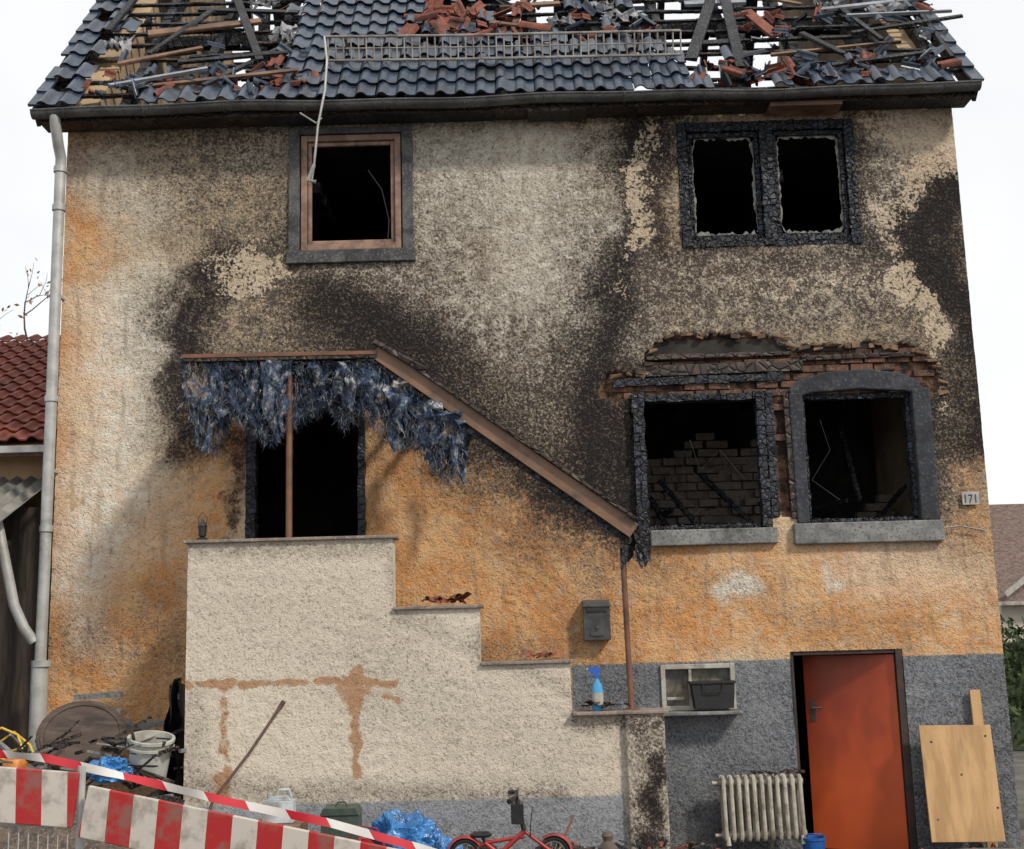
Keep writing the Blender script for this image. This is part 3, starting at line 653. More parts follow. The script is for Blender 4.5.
# ---------------------------------------------------------- CANOPY
can=empty("entrance_canopy")
pA=e3(183,357,YP);pB=e3(377,353,YP);pC=e3(634,531,YP)
mb=MB()
mb.beam(pA,pB,.035,.06,0); mb.beam(pB+V((-.01,0,.02)),pC,.14,.03,1); 
mb.beam(pB+V((0,-.02,.10)),pC+V((.03,-.02,.095)),.025,.09,2)
mb.beam(pA+V((0,.0,-.035)),pB+V((0,0,-.035)),.03,.05,2)
mb.beam(pB+V((-.02,-.02,.1)),pB+V((.45,-.02,-.2)),.05,.1,2,jit=.01)
mb.obj("canopy_fascia",[M_steel,M_fascia,M_charbr],can,bevel=.003)
mb=MB()
mb.cyl(e3(289.5,358,YP+.08),V((e3(289,536,YP+.08).x,YP+.08,h0+.02)),.028,mi=0,seg=10)
q=e3(622,540,YP+.08); mb.cyl(q,(q.x+.02,YP+.08,h3+.02),.026,seg=10)
mb.box(q.x-.045,q.x+.085,YP+.02,YP+.15,h3+.028,h3+.036)
mb.obj("canopy_posts",M_steel,can,smooth=True)
mb=MB()
def slope(t): return pB.lerp(pC,t)
for i in range(9):
    t=i/8; p=pA.lerp(pB,t)+V((0,.03,-.05)); mb.char(p,V((p.x,-.02,p.z+.02)),.06,.08,0,V((0,0,1)),ch=.12)
mb.char(V((pA.x,-.05,pA.z)),V((pB.x,-.05,pB.z)),.1,.07)
for i in range(12):
    t=(i+.2)/12.5; p=slope(t)+V((0,.03,-.05)); L=random.uniform(.12,.45) if i>2 else 1.2; mb.char(p,V((p.x,YP+L,p.z+random.uniform(-.03,.02))),.05,.06,0,V((0,0,1)),ch=.1)
mb.char(pB+V((0,.06,-.09)),pC+V((-.02,.06,-.09)),.07,.05,0,ch=.12,jit=.012)
for k in range(5):
    y=YP+.15+k*.22; mb.char(V((pA.x,y,pA.z+.0)),V((pB.x+random.uniform(-.3,.1),y,pB.z+.0)),.17,.02,0,V((0,0,1)),ch=.2,jit=.01)
for k in range(2):
    mb.char(pB+V((0,.12+k*.14,.02)),slope(.55-.2*k)+V((0,.12+k*.14,.02)),.02,.11,0,V((0,-1,0)),ch=.16,jit=.01)
mb.obj("charred_canopy_boards",M_char,can)
m,nt,b=nmat("burnt_mineral_wool"); v=OBJ(nt)
n1=NOI(nt,v,4,4,.65,.5); n2=NOI(nt,v,11,4,.7); n3=NOI(nt,OBJ(nt,(1,1,.4)),60,2)
col=MIX(nt,MR(nt,n1,.38,.56),(.010,.013,.020),(.04,.075,.15)); col=MIX(nt,MR(nt,n2,.46,.62),col,(.20,.235,.28)); col=MIX(nt,MR(nt,n2,.57,.68,0,.9),col,(.56,.54,.50)); col=MIX(nt,MR(nt,n1,.54,.64,0,.7),col,(.30,.23,.16)); col=MIX(nt,MR(nt,n3,.45,.62,0,.6),col,(.012,.012,.016))
nt.links.new(col,b.inputs['Base Color']); b.inputs['Roughness'].default_value=.95; BUMP(nt,b,n3,.6,.02); M_wool=m
env=[(186,415),(195,440),(212,452),(225,405),(245,425),(268,440),(285,425),(300,415),(325,398),(340,425),(360,405),(380,432),(398,445),(415,440),(430,462),(448,478),(460,462),(470,455)]
def envz(a): return float(np.interp(a,[e[0] for e in env],[e[1] for e in env]))
mb=MB()
for i in range(300):
    a=random.uniform(187,462); y=YP+.06+abs(random.gauss(0,.3)); y=min(y,-.25)
    topy=358 if a<378 else 358+(a-378)*.69
    top=e3(a,topy+6,YP); bot=e3(a,topy+(envz(a)-topy)*random.uniform(.35,1.08)**(1.2 if i%3 else .4),YP)
    L=top.z-bot.z; w=random.uniform(.03,.12); n=9; ph=random.uniform(0,99); vs=[]
    yaw=random.uniform(-.9,.9)
    for k in range(n+1):
        t=k/n; ww=w*(1-.8*t**2)*(.75+.9*mn.noise(V((ph,t*5,0)))+.25)
        cx=top.x+.09*mn.noise(V((ph,t*2.2,3)))*t*2; cy=y+.14*mn.noise(V((ph,t*2.5,7)))
        for s_ in (-1,-.5,0,.5,1): vs.append((cx+s_*ww*math.cos(yaw),cy+s_*ww*math.sin(yaw)-.04*(1-s_*s_)+.03*mn.noise(V((ph+s_*2,t*8,2))),top.z+.02-L*t+.035*mn.noise(V((ph,s_*3,t*5)))))
    mb.add(vs,[(k*5+j,k*5+j+1,(k+1)*5+j+1,(k+1)*5+j) for k in range(n) for j in range(4)])
for i in range(14000):
    a=random.uniform(187,464); topy=358 if a<378 else 358+(a-378)*.69
    bb=topy+4+(envz(a)-topy)*random.uniform(.0,1.0); y=YP+random.uniform(-.05,.35); p=e3(a,bb,YP); p.y=y
    d=V((random.gauss(0,.014),random.gauss(0,.014),random.gauss(-.016,.014))); w=random.uniform(.001,.0025)
    q=p+d; r_=q+d*.8+V((random.gauss(0,.01),0,random.gauss(0,.01)))
    mb.add([p+V((-w,0,0)),p+V((w,0,0)),q+V((w,0,0)),q+V((-w,0,0)),r_],[(0,1,2,3),(3,2,4)])
mb.obj("hanging_insulation",M_wool,can,smooth=True)
mb=MB()
for i in range(30):
    a=random.uniform(624,648); p=e3(a,random.uniform(528,545),YP+random.uniform(-.02,.1)); L=random.uniform(.06,.26)
    j=lambda s:random.uniform(-s,s)
    mb.add([p+V((-.03,0,0)),p+V((.03,0,0)),p+V((.03+j(.02),.02,-L*.6)),p+V((-.03+j(.02),-.01,-L*.5)),p+V((j(.04),j(.03),-L))],[(0,1,2,3),(3,2,4)])
mb.obj("melted_scraps",M_char,can)
# ---------------------------------------------------------- wall items
x0,x1,z0,z1=rect(583,600,609,640)
mb=MB(); pts=[(-.14,z0),(-.005,z0),(-.005,z1),(-.06,z1+.0),(-.15,z1-.05)]
vs=[(x0,a,b) for a,b in pts]+[(x1,a,b) for a,b in pts]; n=5
mb.add(vs,[tuple(range(5)),tuple(range(5,10))[::-1]]+[(i,(i+1)%n,n+(i+1)%n,n+i) for i in range(n)])
mb.box(x0+.03,x1-.03,-.158,-.146,z1-.12,z1-.085,1); mb.box(x0-.012,x1+.012,-.166,-.15,z1-.07,z1-.052,0); mb.cyl(((x0+x1)/2,-.15,z0+.12),((x0+x1)/2,-.158,z0+.12),.014,mi=2); mb.box(x0+.06,x1-.06,-.152,-.147,z0+.04,z0+.07,2)
mb.obj("mailbox",[pm("mailbox_grey",(.05,.05,.052),(.09,.09,.09),6,.45,.1,metal=.3),M_black,M_gutter],bevel=.006)
x0,x1,z0,z1=rect(961,492,978,505); hn=empty("house_number_sign")
mb=MB(); mb.box(x0,x1,-.035,-.02,z0,z1); mb.obj("plate",M_white,hn,bevel=.003)
tc=bpy.data.curves.new("number",'FONT'); tc.body="171"; tc.size=.12; tc.extrude=.002; to=bpy.data.objects.new("number",tc); sc.collection.objects.link(to); to.parent=hn
to.location=(x0+.005,-.037,z0+.02); to.rotation_euler=(math.pi/2,0,0); to.scale=(.85,1,1); tc.materials.append(pm("sign_blue",(.01,.03,.2),(.01,.02,.12),5,.4,0))
# drainpipe
dp=empty("drainpipe"); mb=MB()
PX=-4.6; PY=-.17
mb.tube([V((-4.6,gy,ZE-.08)),V((PX,gy+.02,ZE-.16)),V((PX,-.25,ZE-.36)),V((PX,PY,ZE-.46)),V((PX,PY,ZE-.6)),V((PX,PY,5.0)),V((PX-.005,PY,3.0)),V((PX-.01,PY,1.9))],.055,14,0)
mb.tube([V((PX-.01,PY,2.02)),V((PX-.015,PY,.05))],.08,14,0)
for z in (ZE-.62,6.6,4.6,2.0,1.2,3.3): mb.cyl((PX,PY,z),(PX,PY,z+.06),.068 if z>2.1 else .092,seg=14)
mb.tube([e3(-14,500,-.3),e3(-3,520,-.3),e3(5,560,-.28),e3(14,605,-.25),e3(24,628,-.22),e3(34,642,-.18)],.05,12)
for z in (5.7,3.9,1.5): mb.box(PX-.01,PX+.03,PY,.02,z,z+.03)
mb.obj("pipe",M_zinc,dp,smooth=True)
# ---------------------------------------------------------- radiator
M_rad=pm("old_radiator_enamel",(.42,.39,.33),(.29,.26,.21),9,.5,.15,dirt=(.10,.075,.05))
rx0,rx1,rz0,rz1=rect(721,776,806,845,-.3); rz0=max(rz0,.0); ns_=11; mb=MB(); Mx=Matrix.Translation((0,-.28,rz0))@Matrix.Rotation(math.radians(-5),4,'X')
H=rz1-rz0
for i in range(ns_):
    x=rx0+(i+.5)*(rx1-rx0)/ns_
    for y in (-.055,.055): mb.tube([Mx@V((x,y*.3,H-.005)),Mx@V((x,y*.8,H-.02)),Mx@V((x,y,H-.07)),Mx@V((x,y,H*.5)),Mx@V((x,y,.11)),Mx@V((x,y*.8,.06)),Mx@V((x,y*.3,.045))],.021,8)
    for z in (.09,H-.06): mb.cyl(Mx@V((x-.034,0,z)),Mx@V((x+.034,0,z)),.036,seg=12)
for x in (rx0+.05,rx1-.05):
    for y in (-.05,.05): mb.cyl(Mx@V((x,y,.08)),Mx@V((x,y*1.2,-.0)),.018,.024,seg=8)
mb.cyl(Mx@V((rx0-.06,0,.09)),Mx@V((rx0,0,.09)),.018); mb.cyl(Mx@V((rx0-.06,0,H-.06)),Mx@V((rx0,0,H-.06)),.018)
mb.obj("radiator",M_rad,smooth=True)
mb=MB()
for i in range(12):
    c=V((rx0+.35+random.random()*.45,-.22+random.gauss(0,.03),rz1+.015)); mb.beam(c,c+V((random.uniform(-.12,.12),random.uniform(-.05,.05),.02)),.03,.015,0,V((0,0,1)),jit=.005)
mb.obj("charcoal_bits",M_charbr)
M_ply=pm("plywood",(.50,.31,.145),(.36,.21,.09),2,.7,.15,stretch=(4,4,.5),fine=20,dirt=(.25,.15,.08))
bx0,bx1,bz0,bz1=rect(926,724,999,841,-.3)
mb=MB(); Mx=Matrix.Translation((bx0,-.33,max(bz0,0)))@Matrix.Rotation(math.radians(1.0),4,'Y')@Matrix.Rotation(math.radians(-9),4,'X')
mb.box(0,bx1-bx0,0,.022,0,bz1-bz0,0,Mx)
for (a,b) in ((.08,.2),(.1,.9),(.65,.3),(.62,.95),(.35,.6)): mb.cyl(Mx@V((a,-.002,b)),Mx@V((a,.004,b)),.012,mi=1)
mb.obj("plywood_board",[M_ply,M_charbr],bevel=.003)
q=rect(974,690,985,760,-.1); mb=MB(); mb.beam((q[0]+.06,-.13,.02),(q[0]+.05,-.05,q[3]),.10,.03,0,jit=.002); mb.obj("wooden_plank",M_ply,bevel=.003)
x0,x1,z0,z1=rect(691,681,734,708,-.12); mb=MB()
mb.prism([(x0+.03,z0),(x1-.02,z0),(x1,z1-.02),(x0,z1-.02)],-.2,-.03); mb.box(x0-.015,x1+.01,-.215,-.02,z1-.02,z1)
mb.tube([(x0+.1,-.21,z1-.02),(x0+.12,-.225,z1-.1),(x0+.28,-.225,z1-.1),(x0+.3,-.21,z1-.02)],.006,6)
mb.obj("black_plastic_tub",pm("matt_black_plastic",(.006,.007,.008),(.012,.012,.014),8,.6,.05),bevel=.008)
mb=MB(); mb.box(BW[0]-.05,BW[1]+.05,-.23,.02,BW[2]-.055,BW[2]-.021); mb.obj("basement_window_sill",M_sill,house,bevel=.008)
# spray bottle
c=e3(598,712,YP+.1); c=V((c.x,YP+.08,h3+.028)); mb=MB()
mb.lathe([(0,0),(.045,0),(.05,.02),(.05,.17),(.04,.22),(.018,.26),(.016,.29),(0,.29)],c,16,0,1,.75)
mb.lathe([(.0505,.05),(.0508,.052),(.0508,.15),(.0505,.152)],c,16,1,1,.76)
mb.box(c.x-.02,c.x+.02,c.y-.018,c.y+.018,c.z+.28,c.z+.33,2); mb.box(c.x-.07,c.x+.03,c.y-.014,c.y+.014,c.z+.33,c.z+.37,2); mb.beam((c.x-.035,c.y,c.z+.33),(c.x-.055,c.y,c.z+.26),.012,.02,2); mb.cyl((c.x-.07,c.y,c.z+.352),(c.x-.09,c.y,c.z+.352),.012,mi=1)
mb.obj("spray_bottle",[pm("bottle_blue",(.08,.35,.62),(.05,.28,.55),5,.2,0),M_white,pm("trigger_blue",(.02,.12,.45),(.02,.1,.4),5,.35,0)],smooth=True)
c=e3(201,545,YP-.02); c=V((c.x,YP+.02,h0+.028)); mb=MB()
mb.lathe([(0,0),(.05,0),(.05,.015),(.02,.03),(.035,.04),(.04,.12),(.045,.125),(.012,.17),(.008,.19),(0,.19)],c,8); mb.tube([c+V((-.03,0,.12)),c+V((-.04,0,.2)),c+V((0,0,.25)),c+V((.04,0,.2)),c+V((.03,0,.12))],.004,5)
mb.obj("small_lantern",M_black)
def scraps(name,a0,a1,b,n,red):
    mb=MB()
    for i in range(n):
        a=random.uniform(a0,a1); x=el(a,b,YP)[0]; yy=YP+.05+random.uniform(-.04,.1); M=Matrix.Rotation(random.gauss(0,.2),3,'X')@Matrix.Rotation(random.gauss(0,.2),3,'Y')@Matrix.Rotation(random.uniform(0,6),3,'Z'); f=random.uniform(.3,.7)
        hh=red[1]+.025+random.random()*.025
        tile(mb,lambda x_,l,h:V((x,yy,hh))+M@V(((x_-.1)*f,(l-.15)*f*.6,h*f)),0)
    return mb.obj(name,M_redtile if red[0] else M_charbr)
scraps("broken_roof_tile",425,468,604,9,(1,h1+.028)); scraps("broken_roof_tile",525,552,658,6,(1,h2+.028)); scraps("broken_roof_tile",585,645,712,7,(0,h3+.028))
mb=MB(); mb.tube([e3(283,703,YP-.06),e3(250,752,YP-.25),V((e3(213,800,YP-.45).x,YP-.45,e3(213,800,YP-.45).z)),V((e3(190,835,YP-.5).x-.0,YP-.5,gz(-3,YP-.5)))],.013,8); mb.cyl(e3(284,701,YP-.055),e3(279,709,YP-.07),.02)
mb.obj("iron_rod",pm("rusted_iron",(.06,.035,.025),(.1,.05,.03),20,.7,.3),smooth=True)
# ---------------------------------------------------------- front clutter
YF=-1.85; g=gz(0,YF)
def blob(name,c,r,mat,amp=.25,fr=3,seg=28,flat=True):
    mb=MB(); vs=[];n=seg;m_=seg//2
    for j in range(m_+1):
        for i in range(n):
            th=math.pi*j/m_;ph=2*math.pi*i/n; d=V((math.sin(th)*math.cos(ph),math.sin(th)*math.sin(ph),math.cos(th)))
            q=d*fr+V(c)*3; a=1-amp*abs(mn.noise(q))*2-amp*.5*abs(mn.noise(q*2.3))-amp*.25*abs(mn.noise(q*5)); vs.append((c[0]+d.x*r[0]*a,c[1]+d.y*r[1]*a,max(c[2]+d.z*r[2]*a,c[2]-r[2]*.8)))
    mb.add(vs,[(j*n+i,j*n+(i+1)%n,(j+1)*n+(i+1)%n,(j+1)*n+i) for j in range(m_) for i in range(n)])
    return mb.obj(name,mat,smooth=not flat)
M_bag=pm("blue_plastic_film",(.02,.12,.36),(.06,.24,.52),7,.25,.5,dist=.02,dirt=(.02,.05,.12))
c=e3(402,832,YF); blob("blue_plastic_bag",(c.x,YF,g+.16),(.36,.22,.30),M_bag,.36,1.7,64)
c=e3(436,845,YF-.1); blob("blue_plastic_bag",(c.x,YF-.1,g+.08),(.26,.2,.17),M_bag,.36,2,50)
c=e3(475,845,YF+.2); blob("dark_refuse_sack",(c.x,YF+.2,g+.04),(.22,.15,.12),M_black,.35,2,46)
c=e3(560,848,YF+.25); blob("dark_refuse_sack",(c.x,YF+.25,g+.03),(.24,.14,.10),M_black,.35,2,46)
zb=e3(279,822,YF).z; c=e3(279,820,YF); mb=MB(); w=.125
mb.box(c.x-w,c.x+w,YF-.08,YF+.08,zb,zb+.17); mb.prism([(c.x-w+.01,zb+.17),(c.x+w-.01,zb+.17),(c.x+w-.05,zb+.205),(c.x-w+.09,zb+.205)],YF-.05,YF+.05)
mb.cyl((c.x-w+.05,YF,zb+.17),(c.x-w+.05,YF,zb+.23),.026); mb.tube([(c.x-.02,YF,zb+.2),(c.x,YF,zb+.25),(c.x+.08,YF,zb+.25),(c.x+.1,YF,zb+.19)],.014,8)
mb.obj("plastic_canister",pm("milky_plastic",(.52,.56,.58),(.4,.44,.47),5,.35,.05,dirt=(.2,.2,.18)),bevel=.02)
mb=MB(); mb.box(c.x-.25,c.x+.2,YF-.2,YF+.2,g-.04,zb-.002); nsl=max(2,int((zb-g)/.06))
for i in range(nsl): mb.box(c.x-.26,c.x+.21,YF-.215,YF-.2,g+.01+i*.06,g+.045+i*.06)
mb.obj("wooden_crate",M_wood,bevel=.004)
x0,x1,z0,z1=rect(323,806,360,836,YF); mb=MB()
mb.box(x0,x1,YF-.12,YF+.12,g-.03,z1-.06); mb.prism([(x0-.01,z1-.058),(x1+.01,z1-.058),(x1-.02,z1),(x0+.02,z1)],YF-.13,YF+.13); mb.tube([(x0+.1,YF,z1),(x0+.12,YF,z1+.03),(x1-.12,YF,z1+.03),(x1-.1,YF,z1)],.009,6)
mb.obj("green_storage_box",pm("dark_green_plastic",(.03,.05,.04),(.05,.07,.055),6,.5,.05),bevel=.012)
c=e3(362,830,YF-.25); mb=MB(); mb.lathe([(0,0),(.11,0),(.14,.2),(.155,.2),(.155,.22),(.13,.22),(.10,.03),(0,.03)],(c.x,YF-.25,g),18,0,M=Matrix.Rotation(.5,3,'Y')); mb.tube([(c.x-.12,YF-.25,g+.25),(c.x-.02,YF-.3,g+.36),(c.x+.12,YF-.3,g+.34),(c.x+.2,YF-.25,g+.14)],.007,6)
mb.obj("red_bucket",M_red,smooth=True)
# small broken pieces scattered along the stair wall
mb=MB()
for i in range(130):
    x=random.uniform(-2.6,1.6); y=random.uniform(-2.2,-1.5); p=V((x,y,gz(x,y)+.02+random.random()*.05)); q=p+V((random.uniform(-.15,.15),random.uniform(-.1,.1),random.uniform(-.02,.07)))
    mb.beam(p,q,random.uniform(.01,.05),random.uniform(.01,.03),random.choice([0,1,2,3]),V((0,0,1)),jit=.006)
mb.obj("fire_debris",[M_charbr,M_char,M_redtile,M_sill])
# child's bicycle
bk=empty("childs_bicycle"); yb=-2.1; gb=gz(0,yb)-.02
hx=e3(517,800,yb).x; zt=e3(517,794,yb).z
w1=V((hx+.28,yb,gb+.13)); w2=V((hx-.42,yb,gb+.13))
def ring(mb,c,R_,r,mi=0,seg=28):
    mb.tube([c+V((R_*math.cos(t),0,R_*math.sin(t))) for t in np.linspace(0,2*math.pi,seg)],r,8,mi)
mb=MB()
for w in (w1,w2):
    ring(mb,w,.11,.02,0); ring(mb,w,.09,.006,1)
    for i in range(10):
        t=i*.628; mb.cyl(w,w+V((.09*math.cos(t),0,.09*math.sin(t))),.002,seg=4,mi=1)
    mb.cyl(w+V((0,-.04,0)),w+V((0,.04,0)),.018,mi=1)
mb.obj("wheels",[M_black,M_zinc],bk,smooth=True)
mb=MB(); hd=V((hx+.05,yb,gb+.30)); bb_=V((hx-.15,yb,gb+.13)); st=V((hx-.26,yb,gb+.22))
mb.cyl(hd,w1+V((0,-.035,0)),.014);mb.cyl(hd,w1+V((0,.035,0)),.014); mb.cyl(hd,bb_,.02); mb.cyl(st,bb_,.017); mb.cyl(st,hd+V((0,0,-.04)),.015); mb.cyl(bb_,w2,.013); mb.cyl(st,w2,.011)
for w,ra,rb in ((w1,-.2,2.2),(w2,.6,3.4)):
    ts=np.linspace(ra,rb,14); vs=[]
    for t in ts:
        for yy,rr in ((-.035,.135),(-.02,.15),(.02,.15),(.035,.135)): vs.append(w+V((rr*math.cos(t),yy,rr*math.sin(t))))
    mb.add(vs,[(k*4+j,k*4+j+1,(k+1)*4+j+1,(k+1)*4+j) for k in range(13) for j in range(3)])
mb.obj("frame",M_red,bk,smooth=True)
mb=MB(); tp_=V((hx,yb,zt-.04)); mb.cyl(hd,tp_,.02); mb.tube([tp_+V((-.03,-.2,.03)),tp_+V((0,-.1,.05)),tp_,tp_+V((0,.1,.05)),tp_+V((-.03,.2,.03))],.012,8); mb.cyl(tp_+V((-.03,-.2,.03)),tp_+V((-.06,-.28,.02)),.02); mb.cyl(tp_+V((-.03,.2,.03)),tp_+V((-.06,.28,.02)),.02)
mb.box(tp_.x-.05,tp_.x+.05,yb-.07,yb+.07,tp_.z-.18,tp_.z-.03); mb.cyl(st,st+V((-.02,0,.05)),.014)
mb.lathe([(0,0),(.05,.005),(.06,.025),(.04,.045),(0,.05)],st+V((-.03,0,.04)),14,0,1.5,1)
mb.cyl(bb_+V((0,-.08,0)),bb_+V((.1,-.08,-.06)),.009); mb.box(bb_.x+.06,bb_.x+.14,yb-.14,yb-.08,bb_.z-.075,bb_.z-.055)
mb.tube([tp_+V((.02,-.05,0)),tp_+V((.12,-.06,-.05)),tp_+V((.1,-.03,-.2)),hd+V((.05,-.02,-.05))],.004,5)
mb.obj("handlebar_and_saddle",M_black,bk,smooth=True)
mb=MB(); mb.tube([e3(574,815,-1.7),e3(565,835,-1.75),e3(555,860,-1.8)],.01,6); mb.obj("dark_stick",M_steel,smooth=True)
c=e3(608,848,YF); mb=MB(); mb.lathe([(0,0),(.07,0),(.085,.05),(.08,.12),(.05,.15),(.035,.17),(.04,.19),(.05,.21),(.035,.24),(0,.25)],(c.x,YF,gz(1,YF)-.02),14); mb.obj("garden_figure",pm("weathered_clay",(.07,.055,.045),(.12,.09,.075),12,.9,.4),smooth=True)
c=e3(690,846,-.6); mb=MB()
for i in range(40):
    p=V((c.x+random.gauss(0,.3),-.65+random.gauss(0,.2),.04+random.random()*.09)); M=Matrix.Rotation(random.uniform(0,6),3,'Z')@Matrix.Rotation(random.gauss(0,.3),3,'X'); f=random.uniform(.3,.9)
    tile(mb,lambda x_,l,h:p+M@V(((x_-.1)*f,(l-.15)*f,h)),0 if random.random()<.6 else 1)
mb.obj("fallen_tile_rubble",[M_redtile,M_tile])
mb=MB()
for i in range(50):
    p=V((random.uniform(2.9,4.6),-.5+random.gauss(0,.15),.03+random.random()*.04)); M=Matrix.Rotation(random.uniform(0,6),3,'Z')@Matrix.Rotation(random.gauss(0,.3),3,'X'); f=random.uniform(.15,.5)
    tile(mb,lambda x_,l,h:p+M@V(((x_-.1)*f,(l-.15)*f,h)),0 if random.random()<.5 else 1)
mb.obj("fallen_tile_rubble",[M_redtile,M_charbr])
c=e3(812,838,-.25); mb=MB(); mb.lathe([(0,0),(.085,0),(.11,.24),(.118,.24),(.118,.26),(.10,.26),(.08,.02),(0,.02)],(c.x,-.3,0),18); mb.tube([(c.x-.11,-.3,.24),(c.x-.06,-.38,.3),(c.x+.06,-.38,.3),(c.x+.11,-.3,.24)],.005,5); mb.obj("blue_bucket",M_blue,smooth=True)
# ---------------------------------------------------------- left debris pile
M_rub=pm("rubble",(.12,.09,.07),(.05,.04,.035),8,.95,.8,c3=(.2,.16,.12),dist=.03)
mb=MB(); n=34; vs=[]
for j in range(n):
    for i in range(n):
        u=i/(n-1);v=j/(n-1); x=-5.4+u*2.45; y=-2.5+v*2.3; q=math.sin(math.pi*u)**.45*math.sin(math.pi*v)**.6 if 0<u<1 and 0<v<1 else 0
        vs.append((x,y,gz(x,y)-.03+q*.62+.16*q*mn.noise(V((x*4,y*4,0)))+.08*q*mn.noise(V((x*11,y*11,0)))))
mb.add(vs,[(j*n+i,j*n+i+1,(j+1)*n+i+1,(j+1)*n+i) for j in range(n-1) for i in range(n-1)])
mb.obj("rubble_mound",M_rub)
mb=MB(); c=e3(82,736,-.75); M=Matrix.Translation(c)@Matrix.Rotation(math.radians(62),4,'X')@Matrix.Rotation(math.radians(10),4,'Y')
mb.lathe([(0,.02),(.38,.02),(.4,.01),(.4,-.02),(.38,-.03),(0,-.03)],(0,0,0),36,0,1.0,.86,M=M)
mb.lathe([(.36,.021),(.36,.032),(.33,.032),(.33,.021)],(0,0,0),36,0,1.0,.86,M=M)
mb.beam(M@V((-.33,0,-.05)),M@V((.33,0,-.05)),.06,.03,0); mb.cyl(M@V((0,0,-.03)),M@V((.05,.1,-.6)),.03)
mb.obj("round_table",pm("weathered_brown_wood",(.065,.045,.036),(.10,.072,.058),3,.8,.3,stretch=(1,6,6),dirt=(.025,.02,.018)),bevel=.004)
c=e3(148,778,-1.3); mb=MB(); M=Matrix.Rotation(.12,3,'Y')@Matrix.Rotation(.2,3,'X')
mb.lathe([(0,0),(.15,0),(.185,.33),(.2,.33),(.2,.355),(.175,.355),(.14,.02),(0,.02)],c,24,0,M=M); mb.lathe([(.192,.27),(.2,.272),(.2,.29),(.192,.292)],c,24,0,M=M)
mb.tube([c+M@V((-.2,0,.32)),c+M@V((-.13,-.16,.25)),c+M@V((.13,-.16,.25)),c+M@V((.2,0,.32))],.005,5,1)
mb.obj("white_bucket",[pm("white_bucket_plastic",(.5,.5,.46),(.38,.38,.34),6,.45,.05,dirt=(.2,.17,.14)),M_black],smooth=True)
c=e3(110,770,-1.55); blob("blue_plastic_bag",(c.x,-1.55,c.z-.0),(.22,.15,.13),M_bag,.35,2,50)
mb=MB()
for i in range(110):
    a=random.uniform(0,185); b=random.uniform(735,800); y=random.uniform(-1.9,-.5); p=e3(a,b,y); q=p+V((random.uniform(-.3,.3),random.uniform(-.2,.2),random.uniform(-.1,.16)))
    mb.beam(p,q,random.uniform(.01,.05),random.uniform(.01,.03),random.choice([0,1,0,2]),V((0,0,1)),jit=.004)
for (a,b,c_,d) in [(74,698,122,694),(72,704,122,712),(110,730,172,722),(115,745,180,738),(128,722,165,755)]:
    mb.beam(e3(a,b,-.5),e3(c_,d,-.6),.05,.02,2,jit=.005)
mb.obj("scrap_wood_pile",[M_charbr,M_char,M_sill])
c=e3(178,735,-.9); mb=MB(); vs=[];n=20
for j in range(n):
    for i in range(14):
        u=i/13-.5;v=j/(n-1); vs.append((c.x+u*(.12+.2*v)+.05*mn.noise(V((u*5,v*4,1)))-.03*v,-.95+.09*math.sin(u*14+v*2)+.07*mn.noise(V((u*6,v*5,4))),c.z+.50-.06*(u*2)**2-v*1.0))
mb.add(vs,[(j*14+i,j*14+i+1,(j+1)*14+i+1,(j+1)*14+i) for j in range(n-1) for i in range(13)]); mb.tube([(c.x,-.9,c.z+.50),(c.x+.02,-.8,c.z-.3),(c.x+.05,-.8,.1)],.02,8)
mb.obj("hanging_black_tarp",M_black,smooth=True)
mb=MB(); mb.tube([e3(a,b,-1.0+random.uniform(-.1,.1)) for a,b in [(-20,735),(2,728),(18,735),(22,748),(8,752),(0,742),(14,732),(30,745),(36,760),(18,765),(-5,756)]],.012,8); mb.obj("yellow_hose",pm("yellow_rubber",(.6,.42,.04),(.5,.32,.03),6,.5,.05),smooth=True)
for nm_,a,b,col in (("orange_can",14,764,(.6,.2,.03)),("grey_pot",35,772,(.2,.2,.2))):
    c=e3(a,b+20,-1.35); mb=MB(); mb.lathe([(0,0),(.09,0),(.1,.02),(.1,.19),(.085,.21),(0,.21)],c,18); mb.obj(nm_,pm(nm_+"_paint",col,tuple(x*.6 for x in col),6,.5,.1),smooth=True)
# ---------------------------------------------------------- barrier
bar=empty("construction_barrier"); YB=-5.0
m,nt,b=nmat("red_white_stripes"); tc_=nd(nt,"ShaderNodeTexCoord"); sp=nd(nt,"ShaderNodeSeparateXYZ"); nt.links.new(tc_.outputs['Object'],sp.inputs[0])
s_=MA(nt,'ADD',sp.outputs[0],MA(nt,'MULTIPLY',sp.outputs[2],.12)); fr=MA(nt,'FRACT',MA(nt,'DIVIDE',s_,.29)); msk=MA(nt,'GREATER_THAN',fr,.5)
n1=NOI(nt,OBJ(nt),6,5,.65); col=MIX(nt,msk,(.50,.46,.41),(.36,.016,.018)); col=MIX(nt,MR(nt,n1,.45,.66,0,.65),col,(.17,.13,.10)); nt.links.new(col,b.inputs['Base Color']); b.inputs['Roughness'].default_value=.4; M_str=m
def plank(name,P,Q,h,parent,th=.03):
    mb=MB(); P=V(P);Q=V(Q); L=(Q-P).length
    mb.box(0,L,-th/2,th/2,-h/2,h/2); ob=mb.obj(name,M_str,parent,bevel=.006)
    dx_=(Q-P).normalized(); zz=V((0,0,1)); yy=zz.cross(dx_).normalized(); zz=dx_.cross(yy)
    ob.matrix_world=Matrix(((dx_.x,yy.x,zz.x,P.x),(dx_.y,yy.y,zz.y,P.y),(dx_.z,yy.z,zz.z,P.z),(0,0,0,1))); return ob
A=e3(-60,790,YB);B=e3(76,800,YB); plank("striped_board_a",A,B,.30,bar)
A2=e3(84,811,YB-.05);B2=e3(440,886,YB-.3); plank("striped_board_b",A2,B2,.28,bar)
